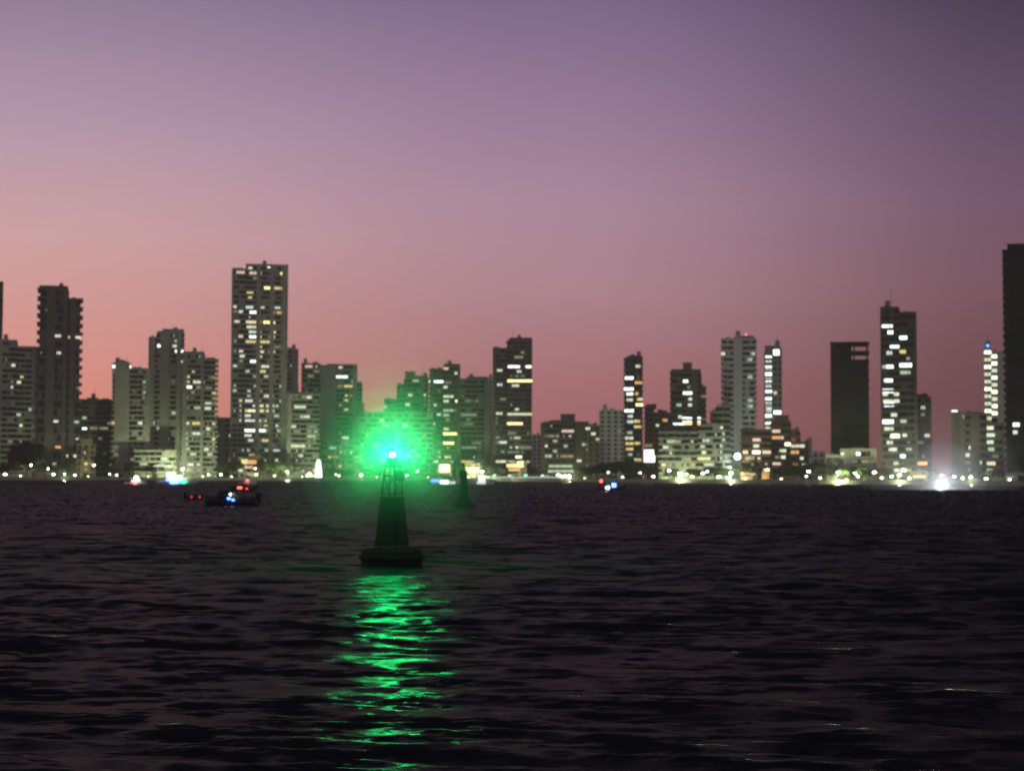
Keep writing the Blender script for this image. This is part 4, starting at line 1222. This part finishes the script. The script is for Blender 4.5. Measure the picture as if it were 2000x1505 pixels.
def boat(label, px, py, Lh, heading, mat_h, top, lamps, mirror=False, beam=None, name='motorboat', cat='boat'):
    p = at_z(px, py, 0.0)
    root = empty(name, (p.x, p.y, 0), heading, label=label, cat=cat, group='boats on the dusk bay')
    bm = beam or Lh * .34
    fb = Lh * .11 + .15
    hull_mesh(Lh, bm, fb).build('hull', mat_h, root, True)
    MB().tube((-Lh * .48, -bm * .43, fb), (Lh * .2, -bm * .49, fb + .08), .05, n=6).tube((-Lh * .48, bm * .43, fb), (Lh * .2, bm * .49, fb + .08), .05, n=6).build('rub_rail', 'rubber', root)
    om = MB()
    om.box(-Lh * .5 - .45, -Lh * .5 - .02, -.2, .2, fb - .15, fb + .55)
    om.box(-Lh * .5 - .3, -Lh * .5 - .12, -.08, .08, -.5, fb - .15)
    om.build('outboard_motor', 'rubber', root)
    if top == 'canopy':
        MB().box(-Lh * .32, Lh * .12, -bm * .42, bm * .42, fb + 1.35, fb + 1.45).build('canopy', 'canvas_pale' if mat_h == 'boat_white' else 'canvas_blue', root)
        for a in (-.3, .1):
            for b in (-.38, .38):
                MB().tube((Lh * a, bm * b, fb - .1), (Lh * a, bm * b, fb + 1.36), .03, n=6).build('post', 'galvanised', root)
        for a in (-.25, -.08, .06):
            MB().box(Lh * a - .2, Lh * a + .2, -bm * .36, bm * .36, fb - .05, fb + .2).build('bench', mat_h, root)
    else:
        cb = MB()
        x0, x1 = -Lh * .18, Lh * .2
        w0, w1, z0_, z1_ = bm * .36, bm * .29, fb - .02, fb + Lh * .15
        lo = [(x0, -w0, z0_), (x1 + Lh * .08, -w0 * .8, z0_), (x1 + Lh * .08, w0 * .8, z0_), (x0, w0, z0_)]
        hi = [(x0 + .05, -w1, z1_), (x1 - .1, -w1 * .85, z1_), (x1 - .1, w1 * .85, z1_), (x0 + .05, w1, z1_)]
        cb.v = lo + hi
        cb.f = [(0, 3, 2, 1), (4, 5, 6, 7), (0, 1, 5, 4), (1, 2, 6, 5), (2, 3, 7, 6), (3, 0, 4, 7)]
        cb.build('cabin', mat_h, root)
        MB().box(x0 + .2, x1 - .25, -w0 - .0, w0 + .0, z0_ + (z1_ - z0_) * .5, z0_ + (z1_ - z0_) * .8).build('window', 'glass_dark', root)
        MB().tube((x0 + .3, 0, z1_), (x0 + .2, 0, z1_ + Lh * .14), .035, .02, 6).tube((x0 + .25, -.3, z1_ + Lh * .1), (x0 + .25, .3, z1_ + Lh * .1), .02, n=5).build('mast', 'galvanised', root)
    for (lx, ly, m, r, pw, colr, shp) in lamps:
        q = at(lx, ly, p.y - bm * .5 - .25)
        li = root.matrix_world
        Mi = (Matrix.Translation((p.x, p.y, 0)) @ Matrix.Rotation(heading, 4, 'Z')).inverted()
        c = Mi @ q
        c.z = max(c.z, 0.35)
        if shp == 'ball':
            MB().ball(c, r, 6).build('lamp', m, root, True)
        else:
            MB().box(c.x - r * shp, c.x + r * shp, c.y - .05, c.y + .05, c.z - r, c.z + r).build('light_bar', m, root)
        zl = fb if c.z > fb else -.1
    return root, p
WH = (.95, .98, 1)
b1, p1 = boat('dark motorboat with a white and a blue lamp, nearest boat on the left', 450, 987, 5.3, R(170), 'boat_dark', 'cabin',
     [(450, 965, 'lamp_white', .075, 25, WH, 'ball'), (447, 973, 'lamp_blue', .09, 12, (.1, .2, 1), 1.6), (455, 976, 'lamp_blue', .07, 0, WH, 1.5)])
boat('low skiff carrying two small red lamps left of the dark motorboat', 381, 976, 1.9, R(8), 'boat_dark', 'cabin',
     [(374, 970, 'lit_r', .12, 0, WH, 'ball'), (390, 970, 'lit_r', .13, 4, (1, .08, .06), 'ball')], beam=1.2, name='skiff')
boat('small boat with a long red light bar below the orange cafe', 474, 959, 5.0, R(175), 'boat_dark', 'cabin',
     [(468, 952, 'lamp_red', .13, 40, (1, .08, .06), 3.4), (482, 954, 'lit_r_bright', .10, 0, WH, 2.2)])
boat('white boat with a red stern lamp off the left shore', 264, 946, 7, R(10), 'boat_white', 'cabin',
     [(266, 933, 'lamp_white', .55, 2500, WH, 'ball'), (262, 941, 'lamp_red', .5, 600, (1, .08, .06), 'ball')])
boat('party boat glowing blue and green near the white canopy shelter', 346, 946, 13, R(3), 'boat_white', 'canopy',
     [(334, 927, 'lit_w_bright', .6, 2500, (.7, .85, 1), 2.2), (343, 932, 'lit_w_bright', .7, 2500, (.7, .85, 1), 3.0), (340, 941, 'lamp_blue', .5, 900, (.15, .35, 1), 2.5), (328, 936, 'lamp_blue', .3, 0, WH, 2), (356, 939, 'lamp_green', .4, 900, (.1, 1, .4), 2.6)])
boat('boat with a pink lamp just off the shore below the orange cafe', 483, 947, 6, R(-8), 'boat_white', 'cabin',
     [(483, 938, 'lit_p', .4, 200, (1, .4, .35), 1.5), (482, 942, 'lit_r', .4, 0, WH, 1.8)])
boat('boat with blue bow light below the yellow-white shop', 872, 946, 11, R(5), 'boat_white', 'cabin',
     [(850, 938, 'lit_b_bright', .5, 500, (.3, .5, 1), 3.0), (868, 941, 'lit_w_bright', .6, 1500, WH, 2.5), (884, 942, 'lit_w', .4, 0, WH, 2.2)])
boat('white boat with pale violet lights right of the far buoy', 940, 947, 9, R(-4), 'boat_white', 'cabin',
     [(941, 933, 'lit_w_bright', .8, 3000, (.85, .88, 1), 1.3), (940, 942, 'lit_w', .45, 500, (.8, .8, 1), 3.2)])
boat('small boat with blue, white and red lamps in mid bay, under the dark grove', 1192, 958, 5.6, R(175), 'boat_dark', 'canopy',
     [(1187, 952, 'lamp_white', .2, 120, WH, 1.5), (1199, 947, 'lamp_blue', .4, 250, (.1, .25, 1), 1.1), (1174, 939, 'lamp_red', .28, 150, (1, .15, .06), 'ball')])
bw, pw_ = boat('boat with the dazzling white searchlight at the right', 1842, 956, 8, R(-85), 'boat_dark', 'cabin', [])
# searchlight faces the camera
q = at(1840, 946, pw_.y - 5)
sl = empty('searchlight', q, -math.atan2(q.x, q.y), label='dazzling round searchlight on the bow of the right-hand boat', cat='searchlight')
MB().tube((0, .25, 0), (0, .8, 0), .55, .4, 14).build('housing', 'steel_dark', sl)
MB().tube((0, 0.1, 0), (0, .24, 0), .55, .55, 20).build('lens', 'lamp_flood', sl)
MB().tube((0, .6, -.75), (0, .6, -q.z + .9), .07, .07, 8).build('bracket', 'galvanised', sl)
SEARCH = light('bulb', sl, (0, -.5, 0), 15000, (.85, .93, 1), .4)

# ------------------------------------------------------------------ the lit buoy
pb0 = at_z(765, 1104, 0.0)
lz = at(765, 888, pb0.y).z
by = empty('light_buoy', (pb0.x, pb0.y, 0), R(20), label='big dark navigation buoy with the glaring green lamp on top', cat='buoy')
MB().lathe([(.55, -.6), (.98, -.25), (1.03, .0), (1.05, .38), (1.0, .52), (.9, .58), (.3, .62)], 36).build('float', 'buoy_fouled', by, True)
MB().lathe([(1.03, .18), (1.10, .21), (1.12, .28), (1.10, .35), (1.03, .38)], 36).build('fender', 'rubber', by, True)
for a in (45, 225):
    MB().tube((math.cos(R(a)) * .86, math.sin(R(a)) * .86, .5), (math.cos(R(a)) * .86, math.sin(R(a)) * .86, .82), .035, n=8).tube(
        (math.cos(R(a)) * .86, math.sin(R(a)) * .86, .82), (math.cos(R(a)) * .66, math.sin(R(a)) * .66, .82), .035, n=8).build('lifting_eye', 'steel_dark', by)
zt = lz - .42
for a in (0, 90, 180, 270):
    ca, sa = math.cos(R(a)), math.sin(R(a))
    MB().tube((ca * .57, sa * .57, .55), (ca * .26, sa * .26, zt), .035, .022, 8).build('leg', 'buoy_green', by)
for z in (1.0, 1.7, 2.4, 3.0):
    rr_ = .57 + (.26 - .57) * (z - .55) / (zt - .55)
    pts4 = [(rr_ * math.cos(R(a)), rr_ * math.sin(R(a)), z) for a in (0, 90, 180, 270)]
    mbz = MB()
    for i in range(4):
        mbz.tube(pts4[i], pts4[(i + 1) % 4], .022, n=6)
        z2 = z + .6
        if z2 < zt:
            r2 = .57 + (.26 - .57) * (z2 - .55) / (zt - .55)
            a2 = R(90 * (i + 1))
            mbz.tube(pts4[i], (r2 * math.cos(a2), r2 * math.sin(a2), z2), .016, n=5)
    mbz.build('brace', 'buoy_green', by)
for i in range(4):                                   # daymark boards on the four sides
    a0, a1 = R(90 * i + 9), R(90 * i + 81)
    z0_, z1_ = .66, 2.3
    ra = (.57 - .31 * (z0_ - .55) / (zt - .55)) * 1.0
    rb = (.57 - .31 * (z1_ - .55) / (zt - .55)) * 1.0
    m_ = MB()
    v8 = []
    for rad in (0.0, .025):
        v8 += [((ra + rad) * math.cos(a0), (ra + rad) * math.sin(a0), z0_), ((ra + rad) * math.cos(a1), (ra + rad) * math.sin(a1), z0_),
               ((rb + rad) * math.cos(a1), (rb + rad) * math.sin(a1), z1_), ((rb + rad) * math.cos(a0), (rb + rad) * math.sin(a0), z1_)]
    m_.v = v8
    m_.f = [(0, 3, 2, 1), (4, 5, 6, 7), (0, 1, 5, 4), (1, 2, 6, 5), (2, 3, 7, 6), (3, 0, 4, 7)]
    m_.build('daymark_board', 'buoy_green', by)
MB().lathe([(.30, zt), (.33, zt + .02), (.33, zt + .06), (.30, zt + .08)], 24).build('platform', 'steel_dark', by)
for a in (45, 165, 285):
    c_, s_ = math.cos(R(a)), math.sin(R(a))
    t_ = Vector((-s_, c_, 0))
    o_ = Vector((c_ * .36, s_ * .36, zt - .1))
    up_ = Vector((c_ * .12, s_ * .12, -.34))
    m_ = MB()
    nn = Vector((c_, s_, .3)).normalized() * .02
    a_ = [o_ - t_ * .17, o_ + t_ * .17, o_ + t_ * .17 + up_, o_ - t_ * .17 + up_]
    m_.v = [tuple(v) for v in a_] + [tuple(v + nn) for v in a_]
    m_.f = [(0, 3, 2, 1), (4, 5, 6, 7), (0, 1, 5, 4), (1, 2, 6, 5), (2, 3, 7, 6), (3, 0, 4, 7)]
    m_.build('solar_panel', 'solar_cell', by)
lan = MB().lathe([(.17, zt + .08), (.17, zt + .2), (.14, zt + .24), (.14, lz - .12), (.22, lz - .10), (.22, lz - .08)], 20).build('lantern', 'steel_dark', by)
MB().ball((0, 0, lz), .10, 8).build('lens', 'buoy_lens', lan, True)
cap = MB().lathe([(.11, lz + .12), (.12, lz + .14), (.04, lz + .2), (.01, lz + .3)], 16).build('lantern_cap', 'steel_dark', lan)
GREEN = light('bulb', lan, (0, 0, lz), 3300, (.008, 1.0, .21), .2)

# ------------------------------------------------------------------ the far unlit buoy
pf = at_z(905, 989, 0.0)
fz = at(897, 902, pf.y).z
fb_ = empty('channel_buoy', (pf.x, pf.y, 0), R(10), label='smaller dark unlit buoy with a flared base, right of the green light', cat='buoy')
MB().lathe([(.9, -.6), (1.15, -.1), (1.15, .12), (.92, .38), (.6, .7), (.44, 1.15), (.38, 1.9)], 28).build('float', 'buoy_fouled', fb_, True)
MB().lathe([(.36, 1.9), (.33, 2.4), (.26, 3.0)], 16).build('skirt', 'buoy_green', fb_)
for a in (0, 120, 240):
    MB().tube((.38 * math.cos(R(a)), .38 * math.sin(R(a)), 1.8), (.22 * math.cos(R(a)), .22 * math.sin(R(a)), fz - .9), .05, n=6).build('leg', 'steel_dark', fb_)
MB().lathe([(.34, fz - 1.7), (.36, fz - 1.65), (.36, fz - 1.6)], 12).build('platform', 'steel_dark', fb_)
for a in (20, 110):
    c_, s_ = math.cos(R(a)), math.sin(R(a))
    m_ = MB()
    m_.v = [(-.42 * c_, -.42 * s_, fz - 1.55), (.42 * c_, .42 * s_, fz - 1.55), (.42 * c_, .42 * s_, fz - .85), (-.42 * c_, -.42 * s_, fz - .85)]
    m_.v += [(x + .02 * s_, y - .02 * c_, z) for x, y, z in m_.v]
    m_.f = [(0, 1, 2, 3), (4, 7, 6, 5), (0, 4, 5, 1), (1, 5, 6, 2), (2, 6, 7, 3), (3, 7, 4, 0)]
    m_.build('radar_reflector', 'buoy_green', fb_)
MB().tube((0, 0, fz - 1.6), (-.1, 0, fz), .06, .04, 7).build('mast', 'steel_dark', fb_)
MB().tube((-.1, 0, fz - .45), (-.1, 0, fz - .05), .16, .02, 10).build('topmark', 'buoy_green', fb_)

# ------------------------------------------------------------------ evening haze over the bay
hm = bpy.data.materials.new('haze')
hm.use_nodes = True
ht = hm.node_tree
ht.nodes.clear()
ho = ht.nodes.new('ShaderNodeOutputMaterial')
hp = ht.nodes.new('ShaderNodeVolumePrincipled')
hp.inputs['Color'].default_value = (.93, .95, .95, 1)
hp.inputs['Density'].default_value = 0.0002
hp.inputs['Anisotropy'].default_value = 0.35
ht.links.new(hp.outputs[0], ho.inputs['Volume'])
hm.cycles.homogeneous_volume = True
hm.cycles.volume_sampling = 'EQUIANGULAR'
hb = MB().box(-2400, 2400, -2500, 2500, -3, 230).build('haze', hm)
tag(hb, kind='stuff')

def glare_mist(center, r, dens, col, an=0.2):  # added scattering sphere, stands in for lens glare round a lamp
    m = bpy.data.materials.new('glare_mist')
    m.use_nodes = True
    t = m.node_tree
    t.nodes.clear()
    o_ = t.nodes.new('ShaderNodeOutputMaterial')
    v_ = t.nodes.new('ShaderNodeVolumePrincipled')
    v_.inputs['Color'].default_value = (*col, 1)
    v_.inputs['Density'].default_value = dens
    v_.inputs['Anisotropy'].default_value = an
    t.links.new(v_.outputs[0], o_.inputs['Volume'])
    m.cycles.volume_sampling = 'EQUIANGULAR'
    m.cycles.homogeneous_volume = True
    b_ = MB().ball((0, 0, 0), r, 16).build('glare_mist', m, None, True)
    b_.location = center
    tag(b_, kind='stuff')
for r_, d_ in ((4.6, .005), (3.2, .010), (2.4, .019), (1.75, .036), (1.15, .046)):  # nested spheres added to give the green lamp its halo
    glare_mist((pb0.x, pb0.y, lz), r_, d_, (.95, .95, .95))
glare_mist((q.x, q.y, q.z), 20, 0.003, (.95, .95, .95))  # added halo spheres round the searchlight
glare_mist((q.x, q.y, q.z), 11, 0.005, (.95, .95, .95))
